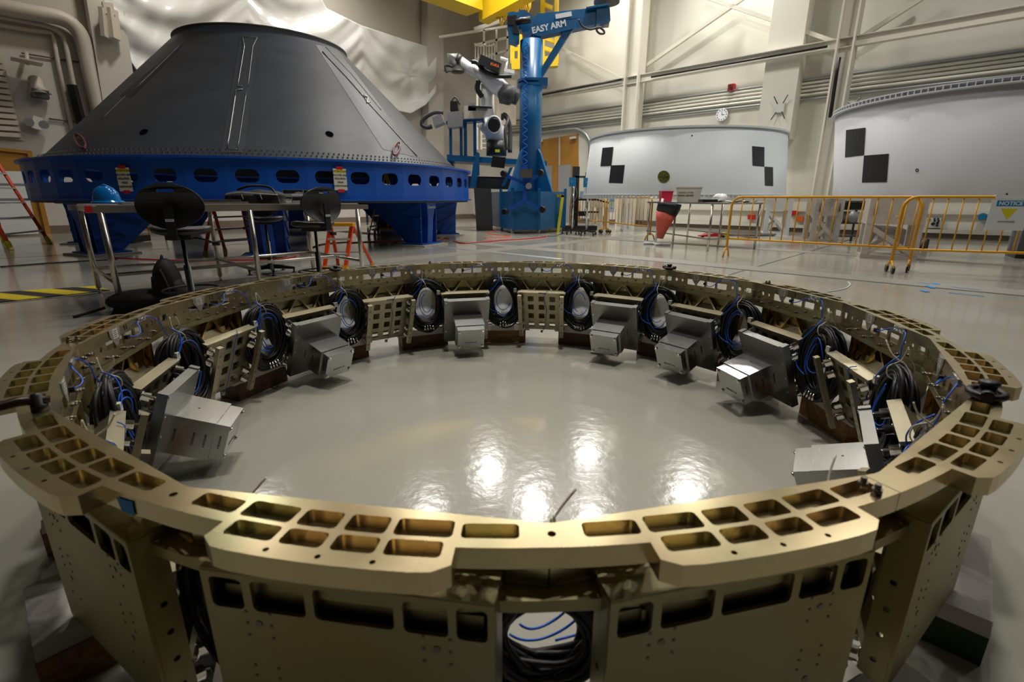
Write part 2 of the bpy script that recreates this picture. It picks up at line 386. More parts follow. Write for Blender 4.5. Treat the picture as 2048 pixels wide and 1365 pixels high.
for si, (k0, k1) in enumerate(segs):
    root = thing('ring_segment', SEGL[si], 'ring segment', (0,0,0), group=None)
    seg_roots[si] = root
    bays = [c for c in range(int(k0+.5), int(k0+.5)+4)]
    g = .0015
    out = []
    kk = k0+g
    inner = [k0+g]+[c-.5+j for c in bays for j in (.0,) if c-.5 > k0+.01]+[k1-g]
    # top flange outline
    inn = [(k0+g, rin(k0+g))]
    for c in bays:
        if c-.5 > k0+.01: inn += [(c-.5-.012, rin(c-.512)), (c-.5+.012, rin(c-.488))]
    inn.append((k1-.5-.05-.012+.5-.0, rin(k1-.062))) if False else None
    inn += [(k1-.05-.012, rin(k1-.062)), (k1-.05+.012, rin(k1-.038)), (k1-g, rin(k1-g))]
    outl = [(k0+g, 1.547)]
    for c in bays:
        for dk in (-.40, -.34): 
            if c+dk > k0+.02: outl.append((c+dk, 1.547))
        outl += [(c-.283, 1.547), (c-.283, 1.580), (c-.245, 1.594)]
        outl += [(c+j, 1.596) for j in (-.2, -.12, -.04, .04, .12, .2)]
        outl += [(c+.245, 1.594), (c+.283, 1.580), (c+.283, 1.547), (c+.34, 1.547), (c+.40, 1.547), (c+.46, 1.547)]
    outl.append((k1-g, 1.547))
    pk = []; hl = []
    for c in bays:
        for a, bb in POD: pk.append(xy(pocket(c, a, bb, 1.4915 if abs(a+bb) < .5 else 1.4965, 1.5285)))
        for a, bb in POO: pk.append(xy(pocket(c, a, bb, 1.5365, 1.5685)))
        for a in (-.12, 0, .12): hl.append(circ(*pol(c+a, 1.583).xy, .0042, 10))
        hl.append(circ(*pol(c-.5 if c-.5 > k0 else c-.41, 1.519).xy, .0062, 12)) if c-.5 > k0+.01 else None
    outline = xy(inn)+xy(outl[::-1])
    b = MB(); b.plate(outline, hl, HR-.034, HR, lambda x, y, h: (x, y, h), pk, HR-.020)
    b.build('top_flange', M['gold'], root)
    # lower flange: same gold, given the duller panel colour to stand for shade
    b = MB(); lo = [(k, r) for k, r in inn]; lo2 = [(k0+g, 1.530)]+[(k0+(k1-k0)*j/24, 1.530) for j in range(1, 24)]+[(k1-g, 1.530)]
    b.plate(xy(lo)+xy(lo2[::-1]), [], HR-.125, HR-.104, lambda x, y, h: (x, y, h)); b.build('bottom_flange', M['panel'], root)
    # web
    b = MB(); hc = [c for c in bays]
    def webfac(c, a, bb):
        e, t = bayax(c); ri = RV*math.cos(PI/16); W = RV*math.sin(PI/16)*2      # facet length
        x0 = a*W; x1 = bb*W; hs = []
        def add(L):
            if min(p[0] for p in L) > x0+.004 and max(p[0] for p in L) < x1-.004: hs.append(L)
        zc = -.050
        for h0_, h1_ in ((-.23,-.13), (-.112,-.022), (.0,.10), (.122,.228)): add(rrect(h0_*W, h1_*W, -.070, -.030, .004))
        for cx in (-.365, -.29, .29, .365): add(circ(cx*W, zc, .0105 if abs(cx) > .3 else .0085))
        if a < -.47: add(rrect(-.485*W, -.43*W, -.064, -.038, .005))
        if bb > .48: add(rrect(.43*W, .485*W, -.064, -.038, .005))
        # +x runs towards higher k (clockwise) = -t
        fn = lambda x, y, h: e*(ri+h) - t*x + Vector((0, 0, HR+y))
        b.plate([(x0, -.105), (x1, -.105), (x1, -.033), (x0, -.033)], hs, .0, .007, fn)
        b.plate([(x0, -.125), (x1, -.125), (x1, -.1), (x0, -.1)], [], .0, .010, fn)
        b.plate([(x0, -.036), (x1, -.036), (x1, -.0005), (x0, -.0005)], [], .0, .0045, fn)
    for i, c in enumerate(bays):
        webfac(c, -.45 if i == 0 else -.5, .5)
    webfac(bays[-1]+1, -.5, -.4515)
    b.build('web', M['gold'], root)
    # bolts on the web
    bt = MB()
    bt.cyl((0,0,0), (-.007,0,0), .0062, 6); bt.cyl((-.006,0,0), (-.013,0,0), .0036, 8)
    bo = None
    for c in bays:
        e, t = bayax(c); ri = RV*math.cos(PI/16); W = RV*math.sin(PI/16)*2
        for j in range(8):
            x = (-.36+j*.103)*W; zz = HR-(.086 if j % 2 else .101)
            if bo is None: bo = bt.build('bolt', M['bolt'], root); o = bo
            else: o = bo.copy(); COL.objects.link(o); o.parent = root
            o.location = e*ri-t*x+Vector((0,0,zz)); o.rotation_euler = (0, 0, ang(c))
    for kq in (k0+.03, k1-.03):
        for zz in (-.045, -.075):
            o = bo.copy(); COL.objects.link(o); o.parent = root; o.location = pol(kq, rin(kq)-.001, HR+zz); o.rotation_euler = (0, 0, ang(kq))
    kq = k0+.03 if si != 2 else k1-.03
    for rr_ in (1.512, 1.534):          # screws standing at the joint
        o = bo.copy(); COL.objects.link(o); o.parent = root; o.location = pol(k0-.028+.09, rr_, HR); o.rotation_euler = (0, PI/2, 0); o.scale = (1.3, 1.3, 1.3)
    # outer panels, truss ribs
    for c in bays:
        e, t = bayax(c); b = MB()
        fn = lambda x, y, h: e*(1.534+h) - t*x + Vector((0, 0, y))
        L = [(-.215,-.17), (-.158,-.092), (-.078,.045), (.059,.145), (.159,.213)]
        hs = [rrect(x0, x1, HR-.152, HR-.097, .009) for x0, x1 in L]
        b.plate([(-.225,.145), (.225,.145), (.225,HR-.084), (-.225,HR-.084)], hs, 0, .007, fn)
        # shelf, cheeks
        b.plate([(-.225,1.478), (.225,1.478), (.225,1.541), (-.225,1.541)], [], HR-.088, HR-.083, lambda x, y, h: e*y - t*x + Vector((0,0,h)))
        for sx in (-1, 1):
            fn2 = lambda x, y, h: e*x - t*(sx*(.222+h)) + Vector((0,0,y))
            b.plate([(1.49,.16), (1.535,.145), (1.535,HR-.088), (1.49,HR-.088)], [circ(1.512, zz, .006, 8) for zz in (.2, .26, .32, .38)], 0, .004, fn2)
        o = b.build('outer_panel', M['panel'], root)
        b = MB(); b.plate([(-.205,.16), (.205,.16), (.205,HR-.127), (-.205,HR-.127)], [], 0, .004, lambda x, y, h: e*(1.517+h) - t*x + Vector((0,0,y))); b.build('backing_plate', M['panel'], root)
        b = MB()
        P = [(-.15,HR-.13), (-.10,HR-.205), (-.07,HR-.205), (-.012,HR-.13), (.012,HR-.13), (.07,HR-.205), (.10,HR-.205), (.15,HR-.13)]
        for q in range(len(P)-1):
            p0 = e*1.500-t*P[q][0]+Vector((0,0,P[q][1])); p1 = e*1.500-t*P[q+1][0]+Vector((0,0,P[q+1][1]))
            b.bar(p0, p1, .032, .010, up=e.cross((p1-p0).normalized()))
        for x in (-.165, .165): b.bar(e*1.500-t*x+Vector((0,0,HR-.125)), e*1.500-t*x+Vector((0,0,HR-.32)), .006, .055, up=e)
        b.bar(e*1.500+t*.165+Vector((0,0,HR-.228)), e*1.500-t*.165+Vector((0,0,HR-.228)), .006, .06, up=e)
        for x in (-.195, .195): b.bar(e*1.497-t*x+Vector((0,0,HR-.125)), e*1.497-t*x+Vector((0,0,.16)), .052, .006, up=e)
        b.build('truss_rib', M['amber'] if c in (10, 11, 12, 19, 20, 21) else M['bracket'], root)
        # small holes outside, drawn as raised discs with their dark put in colour
        if c in (22, 23, 24, 25):
            for sx in (-1, 1):
                for q_, (x, y, r) in enumerate(((.14,.435,.006), (.12,.455,.0028), (.16,.455,.0028), (.12,.433,.0028), (.16,.433,.0028), (.12,.41,.0028), (.16,.41,.0028),
                                  (.12,.35,.0028), (.16,.35,.0028), (.12,.33,.0028), (.16,.33,.0028), (.12,.31,.0028), (.16,.31,.0028), (.14,.285,.006),
                                  (.12,.24,.0028), (.16,.24,.0028))):
                    if HOLE_DISC is None:
                        HOLE_DISC = MB().cyl((0,0,0), (1,0,0), 1, 12).build('hole_disc', M['bolt'], root); f_ = HOLE_DISC
                    else: f_ = HOLE_DISC.copy(); COL.objects.link(f_); f_.parent = root
                    f_.location = e*1.541-t*(sx*x)+Vector((0,0,y)); f_.rotation_euler = (0,0,ang(c)); f_.scale = (.0012, r, r)
    # stencilled numbers
    for c in bays:
        e, t = bayax(c); ri = RV*math.cos(PI/16)
        if num(c) in (11, 12, 13, 14, 15, 16, 1, 2, 3):
            text('stencilled_number', str(num(c)), .030, frame(e*(ri-.0008)-t*.010+Vector((0,0,HR-.0165)), -t, -e), root, M['ink'], bold=.0006)

NW={11:'eleven',12:'twelve',13:'thirteen',14:'fourteen',15:'fifteen',16:'sixteen',1:'one',2:'two',3:'three',10:'ten',4:'four',5:'five',9:'nine'}
# ---- information tags, sensor wires and tape on the web
def tagbuild(c, words):
    e, t = bayax(c); ri = RV*math.cos(PI/16)
    o0 = e*(ri-.001)
    root = thing('sensor_tag', words, 'tag', o0-t*(-.07)+Vector((0,0,HR-.03)), group='grey pointed tags taped inside the ring')
    base = root.location
    b = MB(); W = [(-.105,-.002), (-.035,-.002), (-.035,-.022), (-.062,-.062), (-.078,-.062), (-.105,-.022)]
    b.plate(W, [], 0, .002, lambda x, y, h: o0-e*h-t*x+Vector((0,0,HR+y))-base); b.build('tag_plate', M['tag'], root)
    b = MB(); b.plate([(-.086,-.004), (-.054,-.004), (-.054,-.036), (-.086,-.036)], [], .002, .0026, lambda x, y, h: o0-e*h-t*x+Vector((0,0,HR+y))-base); b.build('paper_slip', M['paper'], root)
    b = MB()
    for j in range(4): b.plate([(-.083,-.008-j*.007), (-.058-.004*(j % 2),-.008-j*.007), (-.058-.004*(j % 2),-.0105-j*.007), (-.083,-.0105-j*.007)], [], .0026, .0029, lambda x, y, h: o0-e*h-t*x+Vector((0,0,HR+y))-base)
    b.build('print', M['ink'], root)
def spline(P, n=8):
    P = [Vector(p) for p in P]; out = []
    for i in range(len(P)-1):
        a = P[max(i-1, 0)]; b_ = P[i]; c = P[i+1]; d = P[min(i+2, len(P)-1)]
        for j in range(n):
            s = j/n; out.append(.5*((2*b_)+(c-a)*s+(2*a-5*b_+4*c-d)*s*s+(3*b_-a-3*c+d)*s**3))
    out.append(P[-1]); return out
def sensorwire(c, words):
    e, t = bayax(c); ri = RV*math.cos(PI/16); L = lambda x, y, h: e*(ri-h)-t*x+Vector((0,0,HR+y))
    base = L(.06, -.06, 0); rnd = random.Random(c)
    root = thing('sensor_wire', words, 'wire', base, group='blue sensor wires on the ring')
    dz = rnd.uniform(-.01, .012)
    pts = [L(.0,-.05,.004), L(.03,-.055+dz,.02), L(.06,-.045+dz,.024), L(.09,-.018,.006), L(.12,-.012,.003), L(.155,-.012,.003), L(.185,-.016,.012), L(.212,-.05,.03), L(.222,-.09,.035), L(.235,-.13,.05)]
    b = MB(); b.tube([p-base for p in spline(pts, 6)], .0022, 6); b.build('wire', M['wire'], root)
    b = MB(); b.box((0,0,0), (.012,.016,.014), Matrix.Rotation(ang(c), 3, 'Z')); b.v = [tuple(Vector(v)+L(-.004,-.05,.006)-base) for v in b.v]; b.build('plug', M['black'], root)
    b = MB(); b.plate([(.10,-.002), (.165,-.002), (.165,-.022), (.10,-.022)], [], .001, .006, lambda x, y, h: L(x, y, h)-base); b.build('foil_tape', M['tape'], root)
for c in (10, 11, 12, 13, 14, 15, 16, 17, 18, 19, 20, 21):
    n = num(c)
    if n in (10, 4, 5):
        w1 = {10: 'at the far left, before the mark 11', 4: 'on the right, next after the mark 3 one', 5: 'at the far right by the black clamp'}[n]
        tagbuild(c, 'grey pointed paper tag '+w1); sensorwire(c, 'blue wire held by foil tape '+w1)
    else:
        tagbuild(c, 'grey pointed tag with paper slip beside the stencilled number '+NW[n])
        sensorwire(c, 'thin blue wire under foil tape right of the stencilled number '+NW[n])

# ---- isolator mounts and mass boxes, built once in a bay frame (X inwards, Y along, Z up), origin r=1.5 on the floor
T = math.radians(20); O0 = Vector((.06, 0, .26)); wv = Vector((math.sin(T), 0, math.cos(T))); nv = Vector((math.cos(T), 0, -math.sin(T)))
def q(a, b_, c): return O0 + Vector((0, a, 0)) + wv*b_ + nv*c
def tbox(mb, a0, a1, b0, b1, c0, c1):
    return mb.hexa([q(a0,b0,c0), q(a1,b0,c0), q(a1,b0,c1), q(a0,b0,c1), q(a0,b1,c0), q(a1,b1,c0), q(a1,b1,c1), q(a0,b1,c1)][::1])
def make_mount(label, rails):
    r = thing('isolator_mount', label, 'mount', group='mounting plates hung inside the ring')
    b = MB(); hs = [rrect(a-.021, a+.021, bb-.021, bb+.021, .005) for a in (-.078, 0, .078) for bb in (.105, .035, -.04, -.112)]
    b.plate([(-.165,-.16), (.165,-.16), (.165,.155), (-.165,.155)], hs, -.012, 0, lambda x, y, h: q(x, y, h)); b.build('lattice_plate', M['bracket'], r)
    b = MB(); tbox(b, -.172, .172, .150, .162, -.03, .010); b.build('top_lip', M['bracket'], r)
    b = MB(); P = [(.092,.412), (.045,.382), (.014,.388), (-.002,.424)]
    for i in range(3):
        b.hexa([Vector((P[i][0], -.168, P[i][1])), Vector((P[i][0], .168, P[i][1])), Vector((P[i+1][0], .168, P[i+1][1])), Vector((P[i+1][0], -.168, P[i+1][1]))] +
               [Vector((P[i][0], -.168, P[i][1]+.004)), Vector((P[i][0], .168, P[i][1]+.004)), Vector((P[i+1][0], .168, P[i+1][1]+.004)), Vector((P[i+1][0], -.168, P[i+1][1]+.004))])
    b.build('angle_bracket', M['bracket'], r)
    for s in (-1, 1):
        b = MB(); b.bar((.02, s*.145, .40), (-.012, s*.145, .475), .016, .008); b.build('strut', M['amber'], r)
    iso = None
    for s in (-1, 1):
        for bb in (.125, .068, -.085, -.14):
            if iso is None:
                b = MB(); b.tube([nv*h for h in (0, .006, .006, .012, .012, .036, .036, .05)], [.013, .013, .02, .02, .0175, .0175, .009, .009], 16)
                b.cyl(nv*.05, nv*.056, .006, 8); iso = b.build('vibration_isolator', M['chrome'], r); o = iso
            else: o = iso.copy(); COL.objects.link(o); o.parent = r
            o.location = q(s*.148, bb, 0)
    if rails:
        for s in (-1, 1):
            b = MB(); tbox(b, s*.15-.014, s*.15+.014, -.185, .165, .048, .068)
            o = b.build('rail', M['bracket'], r)
            for bb, rr_ in ((.14,.004), (.12,.008), (.095,.003), (.065,.008), (.03,.003), (-.005,.003), (-.04,.003), (-.075,.008), (-.11,.003), (-.135,.008), (-.165,.003)):
                MB().cyl(q(s*.15, bb, .067), q(s*.15, bb, .0688), rr_, 12).build('bolt_hole', M['bolt'], o)
        b = MB(); b.tube(spline([q(.05,.17,-.01), q(.03,.16,.012), q(.02,.10,.012), q(.035,.03,.01), q(.03,-.06,.008), q(.02,-.14,.01), q(.0,-.17,.012)], 6), .002, 6); b.build('blue_wire', M['wire'], r)
        b = MB(); b.plate([(.035,.155), (-.02,.155), (-.02,.166), (.035,.166)], [], .011, .0125, lambda x, y, h: q(x, y, h)); b.box(q(0,-.17,.012), (.014,.016,.016)); b.build('foil_tape', M['tape'], r)
    return r
def make_box(label):
    r = thing('mass_simulator', label, 'metal block', group='silver test masses bolted inside the ring')
    b = MB(); b.plate([(-.16,-.19), (.16,-.19), (.16,.155), (.135,.155), (.135,.150), (-.135,.150), (-.135,.155), (-.16,.155)], [], .056, .092, lambda x, y, h: q(x, y, h))
    b.build('base_plate', M['alu2'], r)
    b = MB(); tbox(b, -.1, .1, -.11, .05, .092, .25); o = b.build('block', M['alu'], r)
    b = MB(); tbox(b, -.092, .092, -.105, .045, .25, .3); o2 = b.build('nose_block', M['alu'], r)
    b = MB()
    b.cyl(q(0, .05, .16), q(0, .0506, .16), .004, 10); b.build('vent_hole', M['ink'], o)
    bb = MB(); bb.cyl((0,0,0), nv*.008, .008, 12); first = None
    for a, c_ in ((-.08,.03), (.08,.03), (-.08,-.09), (.08,-.09)):
        if first is None: first = bb.build('cap_screw', M['chrome'], r); s_ = first
        else: s_ = first.copy(); COL.objects.link(s_); s_.parent = r
        s_.location = q(a, c_, .30)
    for a, c_ in ((-.148,.14), (.148,.14), (-.148,.06), (.148,.06), (-.148,-.02), (.148,-.02), (-.148,-.1), (.148,-.1), (-.148,-.175), (.148,-.175)):
        s_ = first.copy(); COL.objects.link(s_); s_.parent = r; s_.location = q(a, c_, .091); s_.scale = (.55, .55, .55)
    for s in (-1, 1):
        for c_, tx in ((.12, '80M55530-1'), (.185, '80M55530-2'), (.225, '80M55530-4'), (.275, '80M55530-3')):
            text('part_number', tx, .011, frame(q(s*(.1006 if c_ < .26 else .0926), -.03, c_), wv*(-1), Vector((0, s, 0))), r, M['ink'])
    text('part_number', '80M55531-30', .014, frame(q(.0, -.06, .3004), Vector((0, 1, 0)), nv), r, M['ink'])
    return r
def place_bay(o, c):
    a = ang(c); o.location = (1.5*math.cos(a), 1.5*math.sin(a), 0); o.rotation_euler = (0, 0, a+PI)
NM = {k: 'beneath the number '+NW[k] for k in (15, 16, 1, 2, 3, 14, 13, 12, 11)}
NM.update({4:'between number three and the right clamp', 5:'at the far right near the black clamp', 10:'at the far left beside the brown clamp', 9:'peeking out behind the near left flange',
           8:'added unseen inside the nearest left panel to shade its windows', 7:'added unseen inside the nearest right panel to shade its windows', 6:'added unseen to shade the right panel beside the green block'})
m_open = make_mount('lattice plate with two bolted rails '+NM[16], True); place_bay(m_open, 16)
m_box = make_mount('lattice plate behind the silver block '+NM[15], False); place_bay(m_box, 15)
bx0 = make_box('silver stepped block '+NM[15]); place_bay(bx0, 15)
for c in (14, 12, 20, 10, 22, 23, 24):  # those in the nearest bays are added unseen, to darken the panel windows
    o = copy_tree(m_open); place_bay(o, c); o['label'] = 'lattice plate with two bolted rails '+NM[num(c)]
for c in (17, 18, 19, 21, 13, 11, 25):
    o = copy_tree(m_box); place_bay(o, c); o['label'] = 'lattice plate behind the silver block '+NM[num(c)]
    o = copy_tree(bx0); place_bay(o, c); o['label'] = 'silver stepped block '+NM[num(c)]

# ---- cable coils at the bay boundaries
def coil(k, words, hw=.112, hh=.158, zc=.33, w0=-.040, w1=.030):
    e, t = bayax(k); rnd = random.Random(int(k*10)); base = pol(k, 1.44, zc)
    root = thing('cable_coil', words, 'cable', base, group='black cable coils tied inside the ring')
    Lc = lambda x, y, h: -e*h - t*x + Vector((0,0,y))
    b = MB()
    for j in range(24):
        da = rnd.uniform(w0, w1); dh = rnd.uniform(-.028, .03); cx = rnd.uniform(-.01, .01); cy = rnd.uniform(-.01, .01)
        ph = rnd.uniform(0, 6); pts = []
        for i in range(26):
            a = 2*PI*i/26; pinch = 1-.55*max(0, math.sin(a))**6
            wob = .006*math.sin(3*a+ph)
            pts.append(Lc(cx+(hw+da+wob)*math.cos(a), cy+.0+(hh+da*pinch+wob)*math.sin(a), dh*pinch+.006*math.sin(2*a+ph)))
        b.tube(pts, .0062, 6, closed=True)
    b.build('black_cable', M['black'], root)
    b = MB()
    for j in range(2):
        da = rnd.uniform(-.05, -.02); pts = []
        a0 = rnd.uniform(0, 2); sc = rnd.uniform(.55, .95)
        for i in range(20):
            a = a0+ (1.3+rnd.random()*.02)*PI*i/19; pts.append(Lc((hw+da)*sc*math.cos(a), .02+(hh+da)*sc*math.sin(a), .034+.008*math.sin(a*2)))
        b.tube(spline(pts, 2), .0024, 6)
    pts = [Lc(-.04,.20,.0), Lc(-.03,.17,.03), Lc(-.06,.12,.045), Lc(-.12,.05,.04), Lc(-.10,-.04,.05), Lc(-.03,-.07,.05)]
    b.tube(spline(pts, 6), .0024, 6)
    b.build('blue_wire', M['wire'], root)
    b = MB(); ts = rnd.choice((-1, 1))
    b.tube(spline([Lc(-.012,.24,-.01), Lc(-.018,.19,.0), Lc(-.012,.165,.035), Lc(0,.13,.03), Lc(.005,.125,-.03), Lc(0,.17,-.036), Lc(-.005,.2,-.02), Lc(-.008,.235,-.01)], 5), .0022, 6)
    b.tube(spline([Lc(.0,.185,.0), Lc(.02*ts,.21,.03), Lc(.055*ts,.25,.045)], 4), .0022, 6)
    b.build('zip_tie', M['tie'], root)
    b = MB(); b.box(Lc(.085*ts,.09,.034), (.022,.022,.028), Matrix.Rotation(ang(k), 3, 'Z')); b.build('cable_tag', M['paper'], root)
    b = MB()
    for j in range(4):
        p = Lc(-.02+.018*j,-.15+.01*rnd.random(),.03); b.cyl(p, p+Lc(.004*(j-1),-.03,.01), .0055, 8)
    b.build('connectors', M['chrome'], root)
    return root
CW = {10.5:'left of the number eleven', 20.5:'above the right lattice plate', 19.5:'right of the number three', 21.5:'below the black clamp', 22.5:'right of the nearest panels',
      23.5:'between the two nearest panels', 24.5:'left of the nearest panels', 25.5:'behind the brown clamp'}
for k in range(11, 19): CW[k+.5] = 'between numbers %s and %s' % (NW[num(k)], NW[num(k+1)])
for k in CW:
    if k == 23.5: coil(k, 'black and blue cable coil '+CW[k], .105, .098, .350, -.040, .032)
    else: coil(k, 'black and blue cable coil '+CW[k])

# ---- white sheets behind the coils, wood blocks and foam pads under the ring
for k in (10.5, 11.5, 12.5, 13.5, 14.5, 15.5, 16.5, 17.5, 18.5, 19.5, 20.5):
    e, t = bayax(k); b = MB(); Rz = Matrix.Rotation(ang(k), 3, 'Z')
    o = b.box((0,0,0), (.008,.17,.36), Rz @ Matrix.Rotation(math.radians(24), 3, 'Y')).build('white_sheet', M['sheet']); o.location = pol(k, 1.53, .325)
    tag(o, 'white sheet behind the coil '+CW[k], 'sheet', 'white sheets between the panels')
e, t = bayax(24.5); o = MB().box((0,0,0), (.008,.16,.3), Matrix.Rotation(ang(24.5), 3, 'Z')).build('white_sheet', M['sheet']); o.location = pol(24.35, 1.38, .36)
tag(o, 'white sheet peeking out beneath the near left flange', 'sheet', 'white sheets between the panels')
WW = {10.5:'left', 11.5:'', }
for k in [x+.5 for x in range(10, 26)]:
    Rz = Matrix.Rotation(ang(k), 3, 'Z'); near = k > 20.6
    L = .34 if not near else .26
    o = MB().box((0,0,0), (.14,L,.096), Rz).build('wood_block', M['green'] if k == 21.5 else (M['wood'] if k in (15.5, 19.5, 25.5, 10.5) else M['wood2']))
    o.location = pol(k, 1.565 if not near else 1.56, .048)
    tag(o, ('green painted ' if k == 21.5 else 'brown ')+'wood block under the coil '+CW[k], 'wood block', 'wood blocks under the ring')
    LF = .25 if k == 25.5 else .40; dk = -.08 if k == 21.5 else 0
    o = MB().box((0,0,0), (.13 if not near else .12,LF,.042), Rz, top=(.12 if not near else .115,LF-.01)).build('foam_pad', M['foam']); o.location = pol(k+dk, 1.555 if not near else 1.568, .1175)
    tag(o, 'white foam pad on the wood block '+CW[k], 'foam pad', 'foam pads under the ring')

# ================================================================ CONE ON ITS BLUE STAND
def conehit(C0, r0, z0, r1, z1, u, v, far=False):
    d = ray(u, v); kk = (r1-r0)/(z1-z0); ox = CP.x-C0[0]; oy = CP.y-C0[1]; ra = r0+kk*(CP.z-z0); rb = kk*d.z
    A = d.x**2+d.y**2-rb*rb; B = 2*(ox*d.x+oy*d.y-ra*rb); Cc = ox*ox+oy*oy-ra*ra
    D = max(B*B-4*A*Cc, 0); s = sorted([(-B-math.sqrt(D))/2/A, (-B+math.sqrt(D))/2/A]); s = [x for x in s if x > 0]
    t = s[-1] if far else s[0]
    return CP+d*t
CC = (-6.1, 11.5)
stand = thing('ring_stand', 'large blue round steel stand with oval holes carrying the dark grey cone', 'stand', (CC[0], CC[1], 0))
CV = Vector((CC[0], CC[1], 0))
hp = conehit(CC, 4.93, 1, 4.931, 2, 574, 355); ph0 = math.atan2(hp.y-CC[1], hp.x-CC[0]); NH = 48
b = MB()
for j in range(NH):
    a0 = ph0+(j-.5)*2*PI/NH; hw = 4.93*PI/NH
    fn = lambda x, y, h: Vector(((4.93+h)*math.cos(a0+PI/NH)-x*-math.sin(a0+PI/NH)*-1, (4.93+h)*math.sin(a0+PI/NH)+x*math.cos(a0+PI/NH), y))
    ac = a0+PI/NH; c_, s_ = math.cos(ac), math.sin(ac); rc = 4.93*math.cos(PI/NH)
    fn = (lambda c_, s_, rc: lambda x, y, h: Vector(((rc+h)*c_-x*s_, (rc+h)*s_+x*c_, y)))(c_, s_, rc)
    b.plate([(-hw, 1.03), (hw, 1.03), (hw, 1.71), (-hw, 1.71)], [rrect(-.19, .19, 1.31, 1.53, .10, 5)], -.02, 0, fn)
b.build('ring_wall', M['blue'], stand)
for nm, z0, z1, ri, ro in (('top_flange', 1.70, 1.735, 4.6, 5.0), ('bottom_flange', 1.0, 1.035, 4.6, 4.99)):
    MB().lathe([(ri, z0), (ro, z0), (ro, z1), (ri, z1), (ri, z0)], n=96, smooth=False).build(nm, M['blue'], stand)
MB().lathe([(4.3, .96), (4.9, .96), (4.9, 1.0), (4.3, 1.0), (4.3, .96)], n=96, smooth=False).build('spacer_ring', M['dgrey'], stand)
leg0 = None
for j in range(8):
    a = math.radians(245+45*j)
    if leg0 is None:
        b = MB(); W = .17
        # tapered column face
        b.hexa([(4.35,-.10,.06), (4.62,-.10,.06), (4.62,.10,.06), (4.35,.10,.06), (4.35,-.10,.60), (4.66,-.10,.60), (4.66,.10,.60), (4.35,.10,.60)])
        b.hexa([(4.35,-.10,.60), (4.66,-.10,.60), (4.66,.10,.60), (4.35,.10,.60), (4.35,-.18,.95), (4.70,-.18,.95), (4.70,.18,.95), (4.35,.18,.95)])
        # web and gusset
        for sy in (-.30, .30):
            b.hexa([(4.2,sy-.01,.06), (4.60,sy-.01,.06), (4.60,sy+.01,.06), (4.2,sy+.01,.06), (3.1,sy-.01,.95), (4.62,sy-.01,.95), (4.62,sy+.01,.95), (3.1,sy+.01,.95)])
            for zz in (.32, .62): b.box((4.4, sy*1.05, zz), (.42, .05, .02))
            b.bar((4.25, sy*1.06, .1), (4.6, sy*1.06, .32), .03, .02); b.bar((4.05, sy*1.06, .35), (4.6, sy*1.06, .62), .03, .02); b.bar((3.7, sy*1.06, .62), (4.6, sy*1.06, .93), .03, .02)
        b.hexa([(4.18,-.3,.06), (4.2,-.3,.06), (4.2,.3,.06), (4.18,.3,.06), (3.08,-.3,.95), (3.1,-.3,.95), (3.1,.3,.95), (3.08,.3,.95)])
        b.box((4.38, 0, .045), (.62, .8, .03)); b.box((4.40,0,.5), (.02,.6,.88)); b.box((4.3, 0, .955), (1.0, .7, .02))
        leg0 = b.build('leg', M['blue'], stand); o = leg0
        b = MB(); b.box((4.38,0,.015), (.85,1.0,.03)); pd = b.build('foot_pad', M['crate'], leg0)
    else: o = copy_tree(leg0, stand)
    o.rotation_euler = (0, 0, a)
a = math.radians(335); e = Vector((math.cos(a), math.sin(a), 0)); t = Vector((-math.sin(a), math.cos(a), 0))
text('maker_mark', 'Dynetics', .088, frame(e*4.705+Vector((0,0,.86)), t, e+Vector((0,0,-.08))), stand, M['wink'], bold=.0015)
cone = thing('payload_adapter_cone', 'huge dark grey truncated cone standing on the blue round stand', 'cone', (CC[0], CC[1], 1.735))
BR, TR, ZT = 4.66, 1.86, 2.81
b = MB(); b.lathe([(BR, 0.0), (BR, .02), (BR-.02, .03), (TR, ZT), (TR-.03, ZT), (BR-.06, .03), (BR-.06, 0)], n=128); b.build('shell', M['cone'], cone)
b = MB(); b.lathe([(TR-.02, ZT-.06), (TR+.05, ZT-.05), (TR+.06, ZT+.0), (TR+.07, ZT+.005), (TR+.07, ZT+.03), (TR-.1, ZT+.03), (TR-.1, ZT-.02)], n=96, smooth=False); b.build('top_ring', M['dgrey'], cone)
COO = Vector((CC[0], CC[1], 1.735))
def cpt(u, v, off=.003):
    p = conehit(CC, BR-.02, 1.765, TR, 1.735+ZT, u, v); a = math.atan2(p.y-CC[1], p.x-CC[0])
    return p-COO+Vector((math.cos(a), math.sin(a), .9))*off
def conepatch(px, off=.003, th=.004):
    """surface patch on the cone from an outline; subdivided along its long side"""
    L, Rr = px; vs = []; n = len(L)
    for i in range(n):
        for k in range(5):
            s = k/4; vs.append(cpt(L[i][0]*(1-s)+Rr[i][0]*s, L[i][1]*(1-s)+Rr[i][1]*s, off))
    fs = [(i*5+k, i*5+k+1, i*5+k+6, i*5+k+5) for i in range(n-1) for k in range(4)]
    return vs, fs
def lerp(a, b_, n): return [(a[0]+(b_[0]-a[0])*i/n, a[1]+(b_[1]-a[1])*i/n) for i in range(n+1)]
b = MB()
for Lp, Rp in (((474,80),(440,308)), ): 
    vs, fs = conepatch((lerp((478,72), (441,308), 12), lerp((516,72), (487,308), 12))); b.add(vs, fs)
vs, fs = conepatch((lerp((628,92), (764,300), 12), lerp((668,96), (840,318), 12))); b.add(vs, fs)
vs, fs = conepatch((lerp((352,98), (236,196), 6), lerp((372,84), (262,196), 6))); b.add(vs, fs)
b.build('doubler', M['conelt'], cone)
def line(pts, r=.007):
    b = MB()
    P = []
    for i in range(len(pts)-1): P += lerp(pts[i], pts[i+1], 6)[:-1]
    P.append(pts[-1]); b.tube([cpt(*p, .008) for p in P], r, 4); b.build('fastener_line', M['alu2'], cone)
